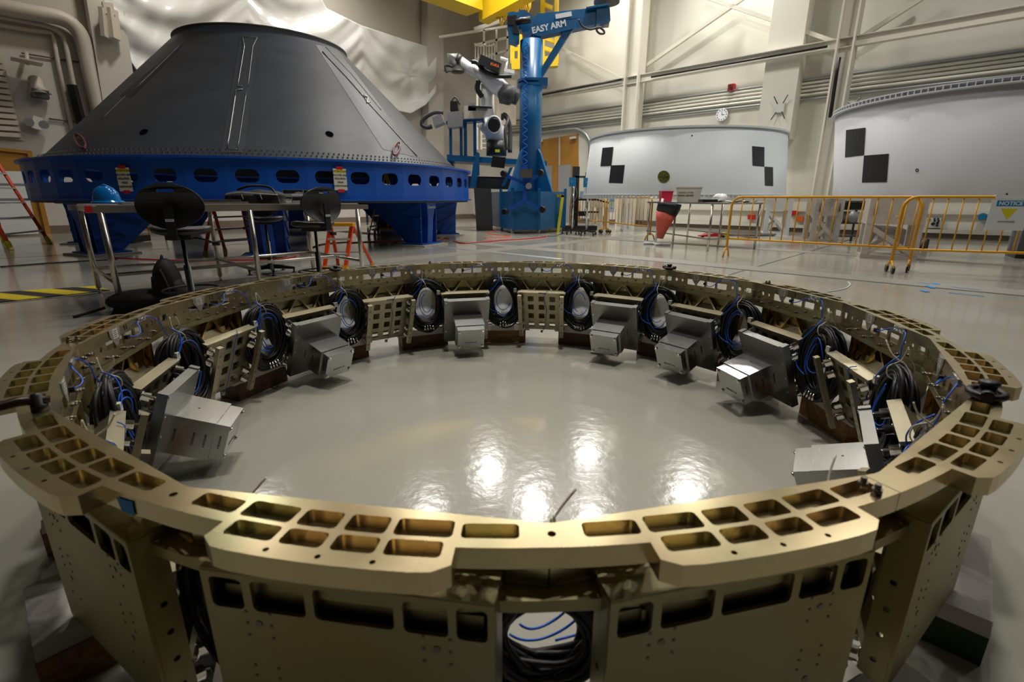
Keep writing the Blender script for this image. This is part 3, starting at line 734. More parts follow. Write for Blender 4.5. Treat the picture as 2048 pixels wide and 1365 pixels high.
line([(482,76), (486,96), (473,176), (483,176)], .012); line([(512,78), (503,96), (494,175)]); line([(482,76), (512,78)], .005)
line([(483,182), (470,184), (453,300)], .015); line([(491,184), (474,302)]); line([(453,302), (474,302)], .005)
line([(642,106), (690,156), (727,198)], .016); line([(648,96), (700,150), (760,222)], .006)
line([(727,200), (740,214), (832,314)], .012); line([(724,192), (733,197), (731,208), (738,206)], .016)
line([(356,96), (265,186), (258,186)], .004); line([(250,196), (200,245)], .004)
for u, v, du in ((286,268,9), (657,270,9), (868,294,5)):
    c = cpt(u, v, .006); a = math.atan2(c.y, c.x); nn = Vector((math.cos(a), math.sin(a), (BR-TR)/ZT)).normalized(); tt = Vector((-math.sin(a), math.cos(a), 0)); uu = nn.cross(tt)
    R_ = .075; b = MB(); b.add([c+(tt*math.cos(q_)+uu*math.sin(q_))*R_ for q_ in [2*PI*i/16 for i in range(16)]], [tuple(range(16))]); b.build('port_hole', M['port'], cone)
b = MB()
for j in range(300):
    a = 2*PI*j/300
    for zz, o_ in ((.07, 0), (.13, .5)):
        aa = a+o_*2*PI/300; r = BR-.02-(zz-.03)*(BR-.02-TR)/(ZT-.03)+.004
        b.box((r*math.cos(aa), r*math.sin(aa), zz), (.02, .022, .018), Matrix.Rotation(aa, 3, 'Z'))
o = b.build('rivet_row', M['alu2'], cone); o['kind'] = 'stuff'
b = MB()
for (cx, cy, w_, h_, sk) in ((163,292,9,14,-.8), (790,303,6,13,.5)):
    P = []
    for i in range(24):
        q_ = 2*PI*i/24; P.append(cpt(cx+w_*math.cos(q_)-sk*h_*math.sin(q_)*.6, cy+h_*math.sin(q_), .03))
    for k in range(3): b.tube([p+Vector((0,0,.012*k)) for p in P], .014, 6, closed=True)
b.build('cable_loop', mat('maroon_cable', (.20, .05, .06), .4), cone)
# taped notices
def notice(u0, v0, u1, v1, label):
    C_ = conehit(CC, 4.97, 1, 4.971, 2, (u0+u1)/2, (v0+v1)/2); a = math.atan2(C_.y-CC[1], C_.x-CC[0]); e = Vector((math.cos(a), math.sin(a), 0)); t = Vector((-math.sin(a), math.cos(a), 0))
    r = thing('paper_notice', label, 'sign', C_, group='glove notices taped to the blue stand')
    b = MB(); b.plate([(-.12,-.19), (.12,-.19), (.12,.19), (-.12,.19)], [], 0, .002, lambda x, y, h: t*x+Vector((0,0,y))+e*h); b.build('paper', M['paper'], r)
    b = MB(); b.plate([(-.10,.115), (.10,.115), (.10,.168), (-.10,.168)], [], .002, .003, lambda x, y, h: t*x+Vector((0,0,y))+e*h); b.build('yellow_band', M['label'], r)
    for y in (.2, -.2):
        b = MB(); b.plate([(-.06,y-.028), (.06,y-.028), (.06,y+.028), (-.06,y+.028)], [], .002, .004, lambda x, y, h: t*x+Vector((0,0,y))+e*h); b.build('red_tape', M['red'], r)
    for s_, y in (('ATTENTION:', .14), ('GLOVES ARE', .075), ('REQUIRED', .015), ('NEAR', -.05), ('HARDWARE', -.115)):
        text('lettering', s_, .044, frame(e*.0035+Vector((0,0,y)), t, e), r, M['ink'], bold=.0012)
notice(232, 344, 262, 382, 'white glove notice with yellow heading right above the blue hard hat')
notice(664, 342, 694, 380, 'white glove notice with yellow heading on the right part of the stand')

# ================================================================ PLASTIC SHEET ON THE BACK WALL
def interp(x, xs, ys):
    return float(np.interp(x, xs, ys))
NXs, NYs = 150, 60; vs = []
for i in range(NXs+1):
    u = 205+(872-205)*i/NXs
    vt = interp(u, [205, 600, 650, 720, 800, 872], [-70, -70, 18, 52, 78, 100]); vb = interp(u, [205, 240, 290, 420, 700, 760, 790, 820, 850, 872], [10, 95, 175, 260, 262, 240, 222, 228, 210, 182])
    for j in range(NYs+1):
        v = vt+(vb-vt)*j/NYs
        H = [190, 490, 720, 880]; q_ = max(0, min(2, sum(u > h for h in H)-1)); s_ = (u-H[q_])/(H[q_+1]-H[q_]); cat = 4*s_*(1-s_)
        dd = v-70*cat; near = abs(s_-.5)*2
        off = .55+.055*math.sin(dd*.085+1.5*math.sin(u*.012))*(.4+cat)+.05*math.sin(dd*.031+u*.01)+.035*near**2*math.sin(dd*.19+q_)*min(1, max(0, (872-u)/50))+.02*math.sin(u*.11+v*.05)
        d2 = math.hypot(u-818, v-150); off += .03*math.sin(math.atan2(v-150, u-818)*7+1)*math.exp(-(d2/60)**2)*min(1, max(0, (866-u)/40))
        vs.append(projB(u, v, off))
fs = [(i*(NYs+1)+j, i*(NYs+1)+j+1, (i+1)*(NYs+1)+j+1, (i+1)*(NYs+1)+j) for i in range(NXs) for j in range(NYs)]
b = MB(); b.add(vs, fs, True); o = b.build('plastic_sheet', M['poly'])
sm = o.modifiers.new('th', 'SOLIDIFY'); sm.thickness = .006
tag(o, 'big wrinkled white plastic sheet hung on the back wall behind the cone', 'plastic sheet')
# ================================================================ BACK WALL FITTINGS
def ptube(name, label, cat, px, r, m, off, proj=projB, group=None, sp=True, n=12):
    P = [proj(u, v, off) for u, v in px]
    P = spline(P, 6) if sp else P
    o = MB().tube(P, r, n).build(name, m); tag(o, label, cat, group); return o
ptube('air_duct', 'thick beige duct bending down the back wall at top left', 'duct', [(-70,4), (0,19), (60,30), (118,41), (148,60), (165,92), (178,150), (205,262)], .20, M['pipe'], .35)
ptube('wall_pipe', 'beige pipe just under the thick duct, ending at the black cover', 'pipe', [(-60,28), (0,39), (60,50), (95,58), (118,72), (128,92), (144,170), (166,262)], .062, M['pipe'], .2, group='pipes on the back wall')
ptube('wall_pipe', 'thin beige pipe with a square elbow, leftmost on the back wall', 'pipe', [(-60,44), (0,56), (60,66), (100,71), (105,84), (113,130), (150,300)], .055, M['pipe'], .12, sp=False, group='pipes on the back wall')
o = MB().bar(projB(141, 174, .3), projB(170, 285, .3), .2, .14).build('pipe_cover', M['ink']); tag(o, 'black padded cover round the lower end of a wall pipe', 'pipe cover')
o = MB().bar(projB(193, -60, .3), projB(243, 260, .3), .85, .5, up=-nB).build('steel_column', M['wallB']); tag(o, 'wide beige column on the back wall left of the plastic sheet', 'column')
o = MB().bar(projB(861, -20, .3), projB(866, 430, .3), .9, .5, up=-nB).build('steel_column', M['wallB']); tag(o, 'beige column on the back wall at the right edge of the plastic sheet', 'column')
r = thing('wall_bracket', 'beige steel bracket shaped like an upside down U beside the plastic sheet', 'bracket', projB(212, 50, .7))
b = MB()
b.bar(projB(205, 22, .8), projB(211, 80, .8), .12, .3); b.bar(projB(220, 22, .8), projB(228, 82, .8), .14, .3); b.bar(projB(203, 20, .8), projB(224, 24, .8), .16, .3)
o = b.build('bracket_frame', M['pipe'], r); o.location = -r.location
def quadB(px, off, th, name, m, parent=None):
    P = [projB(u, v, off) for u, v in px]; Q = [p+nB*th for p in P]; b = MB(); b.add(P+Q, [(0,1,2,3), (7,6,5,4), (0,4,5,1), (1,5,6,2), (2,6,7,3), (3,7,4,0)]); return b.build(name, m, parent)
def quadA(px, off, th, name, m, parent=None):
    P = [projA(u, v, off) for u, v in px]; Q = [p+nA*th for p in P]; b = MB(); b.add(P+Q, [(0,1,2,3), (7,6,5,4), (0,4,5,1), (1,5,6,2), (2,6,7,3), (3,7,4,0)]); return b.build(name, m, parent)
r = thing('louvre_vent', 'large beige louvred wall vent at the left edge', 'vent', (0,0,0))
quadB([(-50,98), (2,118), (46,286), (-50,280)], .06, .05, 'vent_frame', M['pipe'], r)
for k in range(13):
    s = (k+.5)/13; x1 = 1+42*s; v = 122+160*s
    P0 = projB(-45, v-4-6*(1-s), .14); P1 = projB(x1-1, v, .14)
    o = MB().bar(P0, P1, .1, .11).build('slat', M['pipe'], r)
r = thing('emergency_light', 'emergency light with two round lamps under the speaker horn', 'lamp', projB(71, 250, .2))
b = MB(); b.bar(projB(62, 248, .25), projB(82, 254, .25), .16, .34, up=Vector((0,0,1))); o = b.build('lamp_body', M['paper'], r); o.location = -r.location
for u, v in ((56, 249), (86, 254)):
    o = MB().cyl(projB(u, v, .15), projB(u, v, .35), .11, 14).build('lamp_head', M['grey'], r); o.location = -r.location
r = thing('wall_speaker', 'dark grey speaker horn on the back wall', 'speaker', projB(76, 195, .2))
b = MB(); b.bar(projB(60, 190, .3), projB(95, 196, .3), .35, .2); o = b.build('horn', M['dgrey'], r); o.location = -r.location
b = MB(); b.tube([projB(68, 165, .1), projB(71, 176, .25), projB(76, 192, .25)], [.16, .14, .28], 12); o = b.build('driver', M['pipe'], r); o.location = -r.location
r = thing('wall_fan', 'beige flat speaker shield above the speaker horn', 'speaker shield', projB(50, 122, .3))
b = MB(); b.bar(projB(19, 121, .5), projB(82, 134, .5), .55, .03); b.tube([projB(50, 110, .1), projB(52, 132, .4)], [.05, .05], 8); o = b.build('shield', M['pipe'], r); o.location = -r.location
ptube('conduit', 'thin conduit across the back wall pipes, upper one', 'conduit', [(40,111), (160,129)], .02, M['base'], .05, sp=False, group='thin conduits on the back wall')
ptube('conduit', 'thin conduit across the back wall pipes, beside the emergency light', 'conduit', [(96,242), (150,248)], .022, M['base'], .05, sp=False, group='thin conduits on the back wall')
ptube('conduit', 'thin grey conduit bending above the left door', 'conduit', [(75,336), (76,318), (84,314), (120,315)], .03, M['grey'], .05, group='thin conduits on the back wall')
# left door in the back wall
d1 = quadB([(-40,300), (60,310), (100,478), (-40,490)], .02, .04, 'door_1', M['door']); struct(d1)
quadB([(52,308), (62,310), (103,478), (92,478)], .08, .08, 'door_frame', M['door'], d1); quadB([(-40,296), (62,307), (63,313), (-40,303)], .08, .08, 'door_frame', M['door'], d1)
# ================================================================ RIGHT WALL FITTINGS
def barA(p, q_, off, wd, h, name, m, label, cat, group=None, up=None):
    o = MB().bar(projA(*p, off), projA(*q_, off), wd, h, up=up if up is not None else -nA).build(name, m); tag(o, label, cat, group); return o
zA = lambda u, v, off: projA(u, v, off).z
def icol(u0, v0, u1, v1, off, w_, label):
    P = projA(u0, v0, off); Q = projA(u1, v1, off); s = (P-K).dot(-dA); 
    b = MB(); base = K-dA*s-nA*off
    for o_ in (-w_/2, w_/2): b.bar(base-nA*0+(-dA)*o_, base+(-dA)*o_+Vector((0,0,13)), .5, .05, up=dA)
    b.bar(base, base+Vector((0,0,13)), w_, .04, up=nA)
    o = b.build('steel_column', M['ivory']); tag(o, label, 'column', 'ivory columns on the right wall'); return s
s1 = icol(1272, 60, 1268, 260, .8, .55, 'ivory I-shaped column behind the left white shell')
s2 = icol(1706, 0, 1675, 220, .8, .40, 'ivory I-shaped column left of the big right shell')
s0 = 8 
b = MB(); P = projA(1583, 30, .3); s = (P-K).dot(-dA); base = K-dA*s-nA*.35
b.bar(base+Vector((0,0,2.9)), base+Vector((0,0,13)), 1.0, .6, up=nA)
o = b.build('wall_pilaster', M['wallA']); tag(o, 'wide ivory pilaster between the two columns carrying the router', 'pilaster')
o = MB().bar(base-nA*.32+Vector((0,0,2.88)), base-nA*.32+Vector((0,0,3.02)), 1.0, .03, up=nA).build('hazard_tape', M['hazard2']); tag(o, 'yellow and black tape at the foot of the ivory pilaster', 'hazard tape')
zg = zA(1243, 163, .8)
def onA(s, z, off=.8): return K-dA*s-nA*off+Vector((0,0,z))
sL = [(projA(1067, 195, .8)-K).dot(-dA), s1, s2, (projA(2100, 20, .8)-K).dot(-dA)]
gl = ['from the blue crane to the left column', 'between the two ivory columns', 'right of the second column']
for i in range(3):
    b = MB(); z0 = zg
    b.bar(onA(sL[i], z0), onA(sL[i+1], z0), .22, .04, up=nA); b.bar(onA(sL[i], z0+.12), onA(sL[i+1], z0+.12), .22, .02, up=(0,0,1)); b.bar(onA(sL[i], z0-.12), onA(sL[i+1], z0-.12), .22, .02, up=(0,0,1))
    o = b.build('wall_girder', M['ivory']); tag(o, 'ivory horizontal girder '+gl[i], 'girder', 'girders along the right wall')
for i, (p, q_, w_) in enumerate((((1118,96), (1252,163), 'falling from the crane to the left column'), ((1262,150), (1490,-10), 'rising from the left column'), ((1395,-12), (1682,86), 'falling to the second column'), ((1712,76), (1845,-10), 'rising from the second column'))):
    barA(p, q_, .45, .11, .11, 'brace_rod', M['ivory'], 'ivory diagonal brace '+w_, 'brace', 'braces along the right wall')
for i, (p, q_, w_) in enumerate((((1080,190), (1240,158), 'left of the left column'), ((1300,153), (1652,90), 'on the girder between the columns'))):
    o = MB().tube([projA(*p, .95), projA(*q_, .95)], .035, 8).build('hose_tube', M['black']); tag(o, 'long black tube '+w_, 'tube', 'black tubes on the girder')
o = MB().tube([projA(1676, 112, 1.1), projA(1671, 140, 1.1), projA(1658, 232, 1.1)], .05, 8).build('cable_riser', M['black']); tag(o, 'black cable running up the second ivory column', 'cable')
ords = ['topmost grey', 'second', 'third', 'fourth', 'fifth', 'lowest grey']
for i, v in enumerate((185, 191, 197.5, 204, 211, 219)):
    z_ = zA(1420, v, .1); o = MB().tube([onA(2.0, z_, .1), onA(32, z_, .1)], .035 if i in (0, 5) else .045, 8).build('wall_conduit', M['conduit'] if i in (0, 5) else M['wallA'])
    tag(o, ords[i]+' of the six conduits running along the right wall', 'conduit', 'conduits along the right wall')
ptube('wall_conduit', 'grey conduit arching over the double doors', 'conduit', [(1065,268), (1140,258), (1160,262), (1174,275), (1178,300), (1172,400)], .07, M['conduit'], .1, projA)
ptube('wall_conduit', 'grey bent conduit between column and right shell', 'conduit', [(1718,192), (1704,208), (1690,196)], .03, M['conduit'], .2, projA)
r = thing('wall_clock', 'round white wall clock between the two shells', 'clock', projA(1443, 228, .06))
b = MB(); p = projA(1443, 228, .06)-r.location; b.cyl(p, p-nA*.08, .20, 32); b.build('clock_face', M['wink'], r)
b = MB()
for k in range(12):
    a = k*PI/6; p = (dA*math.cos(a)+Vector((0,0,math.sin(a))))*.16-nA*.082; b.box(p, (.02,.02,.03))
b.bar(-nA*.085, -nA*.085+Vector((0,0,.11)), .012, .006, up=nA); b.bar(-nA*.085, -nA*.085-dA*.09, .014, .006, up=nA)
b.build('numerals_and_hands', M['ink'], r)
r = thing('fire_alarm', 'red fire alarm strobe on the topmost conduit', 'fire alarm', projA(1461, 173, .1)); b = MB(); b.box((0,0,0), (.2,.18,.2), Matrix.Rotation(-.8, 3, 'Z')); b.build('alarm_body', M['red'], r); b = MB(); b.cyl((0,0,0), -nA*.16, .06, 10); b.build('strobe', M['dgrey'], r)
pr = onA((projA(1558, 213, .7)-K).dot(-dA), zA(1558, 213, .7), .7); r = thing('wifi_router', 'white wireless router with four black aerials on the pilaster', 'router', pr)
b = MB(); b.bar(Vector((0,0,-.14)), Vector((0,0,.14)), .26, .06, up=nA); b.build('router_body', M['white'], r)
for sx in (-1, 1):
    for sz in (-1, 1):
        o = MB().tube([dA*sx*.08+Vector((0,0,sz*.12))-nA*.03, dA*sx*.2+Vector((0,0,sz*.34))-nA*.06], .014, 6).build('aerial', M['black'], r)
# double doors
d2 = quadA([(1079,280), (1154,267), (1157,452), (1079,447)], .03, .04, 'door_2', M['door']); struct(d2)
quadA([(1115.5,274), (1118,273.6), (1118,449), (1115.5,449)], .05, .03, 'door_gap', M['paper'], d2)
for px in ([(1082,331), (1102,331), (1102,447), (1082,446)], [(1115,330), (1140,329), (1140,449), (1115,448)]): quadA(px, .06, .03, 'door_pane', M['winglass'], d2)
for px in ([(1070,281), (1080,279), (1080,283), (1070,285)], [(1137,274), (1147,272), (1147,276), (1137,278)]): quadA(px, .2, .15, 'door_closer', M['white'], d2)
# low wall gear on the right
r = thing('power_panel', 'white power outlet panel with round black sockets low on the right wall', 'power panel', (0,0,0))
quadA([(1852,432), (1882,432), (1880,452), (1850,452)], .12, .1, 'panel_box', M['white'], r)
b = MB()
for u, v, q_ in ((1868,434,.04), (1875,434,.04), (1868,438,.04), (1876,438,.04), (1865,444,.07), (1874,442,.05), (1873,447,.05), (1857,436,.05)): p = projA(u, v, .12); b.cyl(p, p-nA*.03, q_*.65, 12)
b.build('sockets', M['ink'], r)
for i, (v0, v1, wrd) in enumerate(((383, 386, 'upper ivory raceway low on the right wall'), (421, 426, 'middle ivory raceway low on the right wall'), (458, 468, 'lower ivory raceway just above the skirting'))):
    z_ = zA(1850, v0, .08); o = MB().bar(onA(11, z_, .08), onA(33, z_, .08), .1 if i != 1 else .05, .08, up=nA).build('cable_raceway', M['wallA']); tag(o, wrd, 'raceway', 'raceways on the right wall')
r = thing('outlet_box', 'grey box with a round blue socket low on the far right wall', 'outlet', (0,0,0)); quadA([(1957,424), (1976,424), (1974,436), (1955,436)], .14, .12, 'box', M['grey'], r)
p = projA(1964, 429, .14); MB().cyl(p, p-nA*.08, .09, 14).build('socket', M['nblue'], r)
for u, v, m_, w_ in ((1500,432,'red','small red box on the right wall behind the trestle'), (1597,435,'led','orange box on the right wall behind the near barrier'), (1585,423,'red','red box above the orange one on the right wall')):
    o = quadA([(u-6,v-4), (u+8,v-4), (u+8,v+5), (u-6,v+5)], .15, .12, 'junction_box', M[m_]); tag(o, w_, 'junction box', 'junction boxes on the right wall')

# ================================================================ OVERHEAD CRANE, CATWALK
E0 = at(946, 27, 19.5)
r = thing('overhead_crane', 'yellow overhead crane girder at the top of the picture', 'crane', E0)
b = MB(); D_ = dB; 
b.bar(Vector((0,0,.45))-D_*14, Vector((0,0,.45)), .9, .9, up=(0,0,1)); b.build('box_girder', M['yel2'], r)
b = MB(); b.bar(Vector((.3,.3,.1)), Vector((.3,.3,.1))+(-dA)*3.4+Vector((0,0,.4)), .5, .7); b.build('end_truck', M['yel2'], r)
b = MB()
for k in range(9):
    x = 985+k*8+3*math.sin(k*3); dz = 55-abs(k-3)*6+10*math.sin(k*2.3)
    P = [at(x, -30, 19.4), at(x+2, dz*.4, 19.4), at(x+6, dz, 19.4), at(x+11, dz*.5, 19.4), at(x+12, -30, 19.4)]
    b.tube([p-E0 for p in spline(P, 6)], .04, 6)
b.build('festoon_cable', M['yel2'], r)
r = thing('hanging_platform', 'yellow steel ladder platform hanging behind the blue crane', 'platform', at(1065, 130, 18.5)); o0 = r.location
b = MB()
def bp(p, q_, wd=.12): b.bar(at(*p)-o0, at(*q_)-o0, wd, wd)
for Y in (18.5, 19.6):
    for u in (1022, 1037, 1082, 1110): bp((u, -20 if u > 1040 else 70, Y), (u, 128, Y), .16)
    bp((1020,131,Y), (1112,123,Y), .35); bp((1082,95,Y), (1110,104,Y)); bp((1082,75,Y), (1110,84,Y)); bp((1082,8,Y), (1102,16,Y)); bp((1020,100,Y), (1040,98,Y))
b.build('frame', M['yel2'], r)
b = MB(); b.hexa([at(u, v, Y)-o0 for u, v, Y in ((1020,134,18.5), (1112,127,18.5), (1112,127,19.7), (1020,134,19.7), (1020,131,18.5), (1112,124,18.5), (1112,124,19.7), (1020,131,19.7))]); b.build('deck', M['yel2'], r)
r = thing('caged_ladder', 'ivory caged ladder and catwalk in the corner above the robot', 'ladder', at(915, 300, 21)); o0 = r.location
b = MB()
def bp2(p, q_, wd=.08, Y=21): b.bar(at(*p, Y)-o0, at(*q_, Y)-o0, wd, wd)
for u in (952, 960, 975, 984): bp2((u, 120, ), (u+1, 300))
for v in range(125, 300, 9): bp2((960, v), (975, v), .04)
for u in (965, 990, 1012, 1030): bp2((u, 60), (u, 150))
bp2((875,75), (1030,50)); bp2((950,118), (1035,96)); bp2((950,90), (1035,70)); bp2((1030,85), (975,150), .1); bp2((945,60), (1005,40), .14)
b.build('ladder_frame', M['ivory'], r)
b = MB()
for u0 in (950, 968):
    for v in (88, 128):
        P = [at(u0-3+20*(.5-.5*math.cos(PI*i/8)), v+4*math.sin(PI*i/8), 20.6+.5*math.cos(PI*i/8))-o0 for i in range(9)]; b.tube(P, .035, 5)
for i in range(8):
    u = 948+i*5.5; bp2((u, 88+3*math.sin(i)), (u, 130), .035, 20.7)
b.build('safety_cage', M['ivory'], r)
o = MB().hexa([at(*p) for p in ((985,250,22), (1030,250,22), (1030,250,22.3), (985,250,22.3), (985,160,22), (1030,160,22), (1030,160,22.3), (985,160,22.3))]).build('wall_cabinet', M['pipe']); tag(o, 'beige cabinet high in the corner behind the robot', 'cabinet')

# ================================================================ BLUE LIFTING CRANE
YC = 14.6
CB = Vector((at(1058, 400, YC).x, YC, 0))
lift = thing('lifting_arm_crane', 'tall blue column crane with lettered arm on a blue octagonal base', 'crane', CB)
def prism(px, Y, th, name, m, parent=None, base=None):
    P = [at(u, v, Y-th/2) for u, v in px]
    b = MB(); P = [p-(base or Vector((0,0,0))) for p in P]; Q = [p+Vector((0, th, 0)) for p in P]; n = len(P)
    b.add(P+Q, [tuple(range(n)), tuple(range(2*n-1, n-1, -1))]+[(i, (i+1) % n, (i+1) % n+n, i+n) for i in range(n)])
    return b.build(name, m, parent)
fp = [fl(979, 451, .12), fl(1001, 456, .12), fl(1024, 460, .12), fl(1076, 460, .12), fl(1127, 455, .12)]
fp = fp+[Vector((1.95, 17.6, .12)), Vector((-.6, 18.2, .12))]
zt = at(1050, 383, 13.9).z
b = MB(); n = len(fp); b.add([p-CB for p in fp]+[Vector((p.x, p.y, zt))-CB for p in fp], [tuple(range(n))[::-1], tuple(range(n, 2*n))]+[(i, (i+1) % n, (i+1) % n+n, i+n) for i in range(n)]); b.build('base_tank', M['tblue'], lift)
b = MB()
for p in fp[:5]: b.bar(Vector((p.x, p.y-.03, .14))-CB, Vector((p.x, p.y-.03, zt+.1))-CB, .09, .05)
b.build('corner_posts', M['tblue'], lift)
for p in fp[:5]: MB().cyl(Vector((p.x, p.y+.1, 0))-CB, Vector((p.x, p.y+.1, .14))-CB, .06, 10).build('levelling_foot', M['grey'], lift)
ztop = at(1050, 82, YC).z
MB().cyl((0,0,zt), (0,0,ztop), .345, 40).build('column', M['tblue'], lift)
zc = at(1058, 168, YC).z
b = MB(); b.lathe([(.34,zc-.1), (.43,zc-.1), (.43,zc-.03), (.36,zc-.03), (.36,zc+.03), (.43,zc+.03), (.43,zc+.1), (.34,zc+.1)], n=32, smooth=False); b.box((.28,-.1,zc), (.42,.5,.22)); b.build('collar', M['tblue'], lift)
for sa in (-2.4, -.75): 
    P = [Vector((math.cos(sa)*.33, math.sin(sa)*.33, zt)), Vector((math.cos(sa)*.95, math.sin(sa)*.95, zt)), Vector((math.cos(sa)*.45, math.sin(sa)*.45, zt+1.15)), Vector((math.cos(sa)*.33, math.sin(sa)*.33, zt+1.3))]
    tt = Vector((-math.sin(sa), math.cos(sa), 0))*.04; MB().add([p-tt for p in P]+[p+tt for p in P], [(0,1,2,3), (7,6,5,4), (0,4,5,1), (1,5,6,2), (2,6,7,3), (3,7,4,0)]).build('gusset', M['tblue'], lift)
for nm, px, th in (('upper_beam', [(1060,49), (1060,38), (1072,27), (1190,14), (1190,36), (1150,36), (1066,48)], .34), ('lower_beam', [(1066,48), (1150,37), (1190,35), (1190,47), (1140,58), (1076,72), (1064,70)], .40),
                   ('post', [(1065,70), (1078,70), (1078,160), (1065,160)], .3), ('brace', [(1126,59), (1145,55), (1080,157), (1070,152)], .3),
                   ('head', [(1034,19), (1048,20), (1058,28), (1066,40), (1064,66), (1052,80), (1040,56), (1034,50)], .5), ('arm_end', [(1190,16), (1216,10), (1218,40), (1206,44), (1190,48)], .5),
                   ('end_plate', [(1170,13), (1214,5), (1214,9), (1172,16)], .7)):
    prism(px, YC, th, nm, M['tblue'], lift, CB)
prism([(1012,26), (1018,23), (1034,24), (1036,76), (1028,81), (1014,77)], YC-.2, .6, 'motor_housing', M['nblue'], lift, CB)
prism([(1011.5,32), (1030,30), (1030,52), (1036,68), (1023,66), (1023,50), (1011.5,50)], YC-.25, .62, 'motor_cover', M['blackp'], lift, CB)
b = MB(); p = at(1210, 5, YC)-CB; b.cyl(p, p+Vector((0,0,.09)), .38, 24); b.build('top_disc', M['dgrey'], lift)
b = MB(); b.cyl(at(1198, 46, YC)-CB, at(1214, 45, YC)-CB, .12, 12); b.build('bearing', M['grey'], lift)
b = MB(); b.tube([p-CB for p in spline([at(u, v, YC-.35) for u, v in ((1154,38), (1162,52), (1178,58), (1194,54), (1204,60), (1205,66), (1196,66), (1190,58), (1200,53))], 6)], .03, 6); b.build('loop_cable', M['dgrey'], lift)
b = MB(); b.cyl(at(1028, 44, YC-.5)-CB, at(1058, 39, YC-.5)-CB, .09, 12); b.build('handle_tube', M['black'], lift)
px, py = at(1072, 59, YC-.27), at(1118, 48, YC-.27)
text('maker_lettering', 'EASY ARM', .225, frame((px+py)/2-CB, py-px, (0,-1,.0)), lift, M['wink'], bold=.008)
px, py = at(1108, 33, YC-.2), at(1140, 27, YC-.2)
b = MB(); b.bar(px-CB, py-CB, .02, .12); b.build('model_plate', M['wink'], lift)
b = MB(); P = []
for i in range(160):
    v = 84+(330-84)*i/159; P.append(at(1048+4.5*math.sin(i*.62), v, YC-.42+.0)-CB)
b.tube(P, .016, 5); b.build('coiled_hose', M['wire'], lift)
# vacuum frame hanging from the crane
YF = 13.2; r = thing('vacuum_lifter', 'blue X-shaped lifting frame with four black suction pads hung before the crane base', 'lifting frame', at(1050, 430, YF)); o0 = r.location
b = MB(); bp_ = lambda p, q_, wd=.09: b.bar(at(*p, YF)-o0, at(*q_, YF)-o0, wd, wd)
bp_((1048,330), (1048,405), .12); bp_((1044,366), (1010,351)); bp_((1052,364), (1080,348)); bp_((1046,402), (1012,422)); bp_((1050,402), (1084,420)); bp_((1046,340), (1046,330), .2)
b.build('frame', mat('lifter_blue', (.01, .06, .35), .35), r)
for u, v in ((1006,348), (1080,346), (1009,424), (1084,419)):
    p = at(u, v, YF)-o0; b = MB(); b.tube([p+Vector((-.03,-.10,0)), p+Vector((0,-.04,0)), p+Vector((0,.05,0))], [.085, .105, .06], 16); b.build('suction_pad', M['black'], r)
b = MB(); b.box(at(1051, 347, YF-.15)-o0, (.34,.25,.24)); b.build('control_box', M['steel'], r)
b = MB(); p = at(1056, 372, YF-.2)-o0; b.cyl(p, p+Vector((0,.12,0)), .09, 20); b.build('gauge', M['grey'], r)
# yellow U frame before the base
r = thing('guard_rail', 'yellow U-shaped post guard with striped top before the blue base', 'guard', (1.36, 14.3, 0)); o0 = r.location
b = MB(); 
for x0, x1, u in ((1.22, 1.15, 0), (1.5, 1.62, 1)): b.bar(Vector((x0, 14.3, 0))-o0, Vector((x1, 14.3, 1.16))-o0, .09, .09)
b.build('posts', M['label'], r); b = MB(); b.bar(Vector((1.08,14.3,1.14))-o0, Vector((1.68,14.3,1.14))-o0, .09, .09); b.build('striped_bar', M['hazard2'], r)
# ================================================================ ROBOT ON ITS PLATFORM
YR = 16.6; o0 = Vector((at(990, 400, YR).x, YR, 0))
plat = thing('robot_platform', 'blue steel platform frame carrying the white robot and sensor head', 'platform', o0)
def pp(nm, px, th, m, Y=YR, par=None): return prism(px, Y, th, nm, m, par or plat, o0)
pp('deck_beam', [(892,310), (1092,322), (1092,332), (892,322)], 1.6, M['tblue'])
pp('front_post', [(946,318), (957,318), (950,376), (938,376)], .2, M['tblue'], YR-.9)
for px in ([(896,240), (901,240), (902,312), (897,312)], [(917,243), (922,243), (923,312), (918,312)], [(925,240), (931,240), (932,312), (926,312)], [(944,238), (950,238), (951,312), (945,312)]): pp('table_post', px, .2, M['tblue'], YR-.6)
pp('table_rail', [(890,243), (966,236), (966,241), (890,249)], .5, M['tblue'], YR-.6)
for u in (953, 1078): pp('lug', [(u-4,352), (u-4,308), (u-2,305), (u+2,305), (u+4,308), (u+4,352)], .12, M['tblue'], YR-.9)
pp('rear_frame', [(880,322), (905,320), (905,372), (880,372)], .5, M['tblue'], YR+.2)
for px in ([(1018,335), (1024,335), (1008,372), (1001,372)], [(1030,332), (1036,332), (1048,362), (1042,362)]): pp('diagonal', px, .15, M['tblue'], YR-.8)
pp('cross_frame', [(900,352), (1085,356), (1085,380), (900,376)], .9, M['dgrey'], YR+.3)
for px in ([(895,372), (902,372), (902,455), (895,455)], [(1085,372), (1090,372), (1090,450), (1085,450)]): pp('support_leg', px, .3, M['tblue'])
rob = thing('industrial_robot', 'white articulated robot arm raised over the blue platform', 'robot', Vector((at(990, 310, YR).x, YR, at(990,310,YR).z))); o1 = rob.location
def rp(u, v, dY=0): return at(u, v, YR+dY)-o1
b = MB(); p0, p1 = rp(991, 312), rp(991, 283); b.tube([p0, p1], [.36, .36], 24); b.build('turntable', M['blackp'], rob)
b = MB(); b.tube([rp(960,262), rp(966,256), rp(978,258), rp(992,268), rp(1000,284)], [.22, .36, .42, .36, .22], 24); b.build('shoulder', M['rob'], rob)
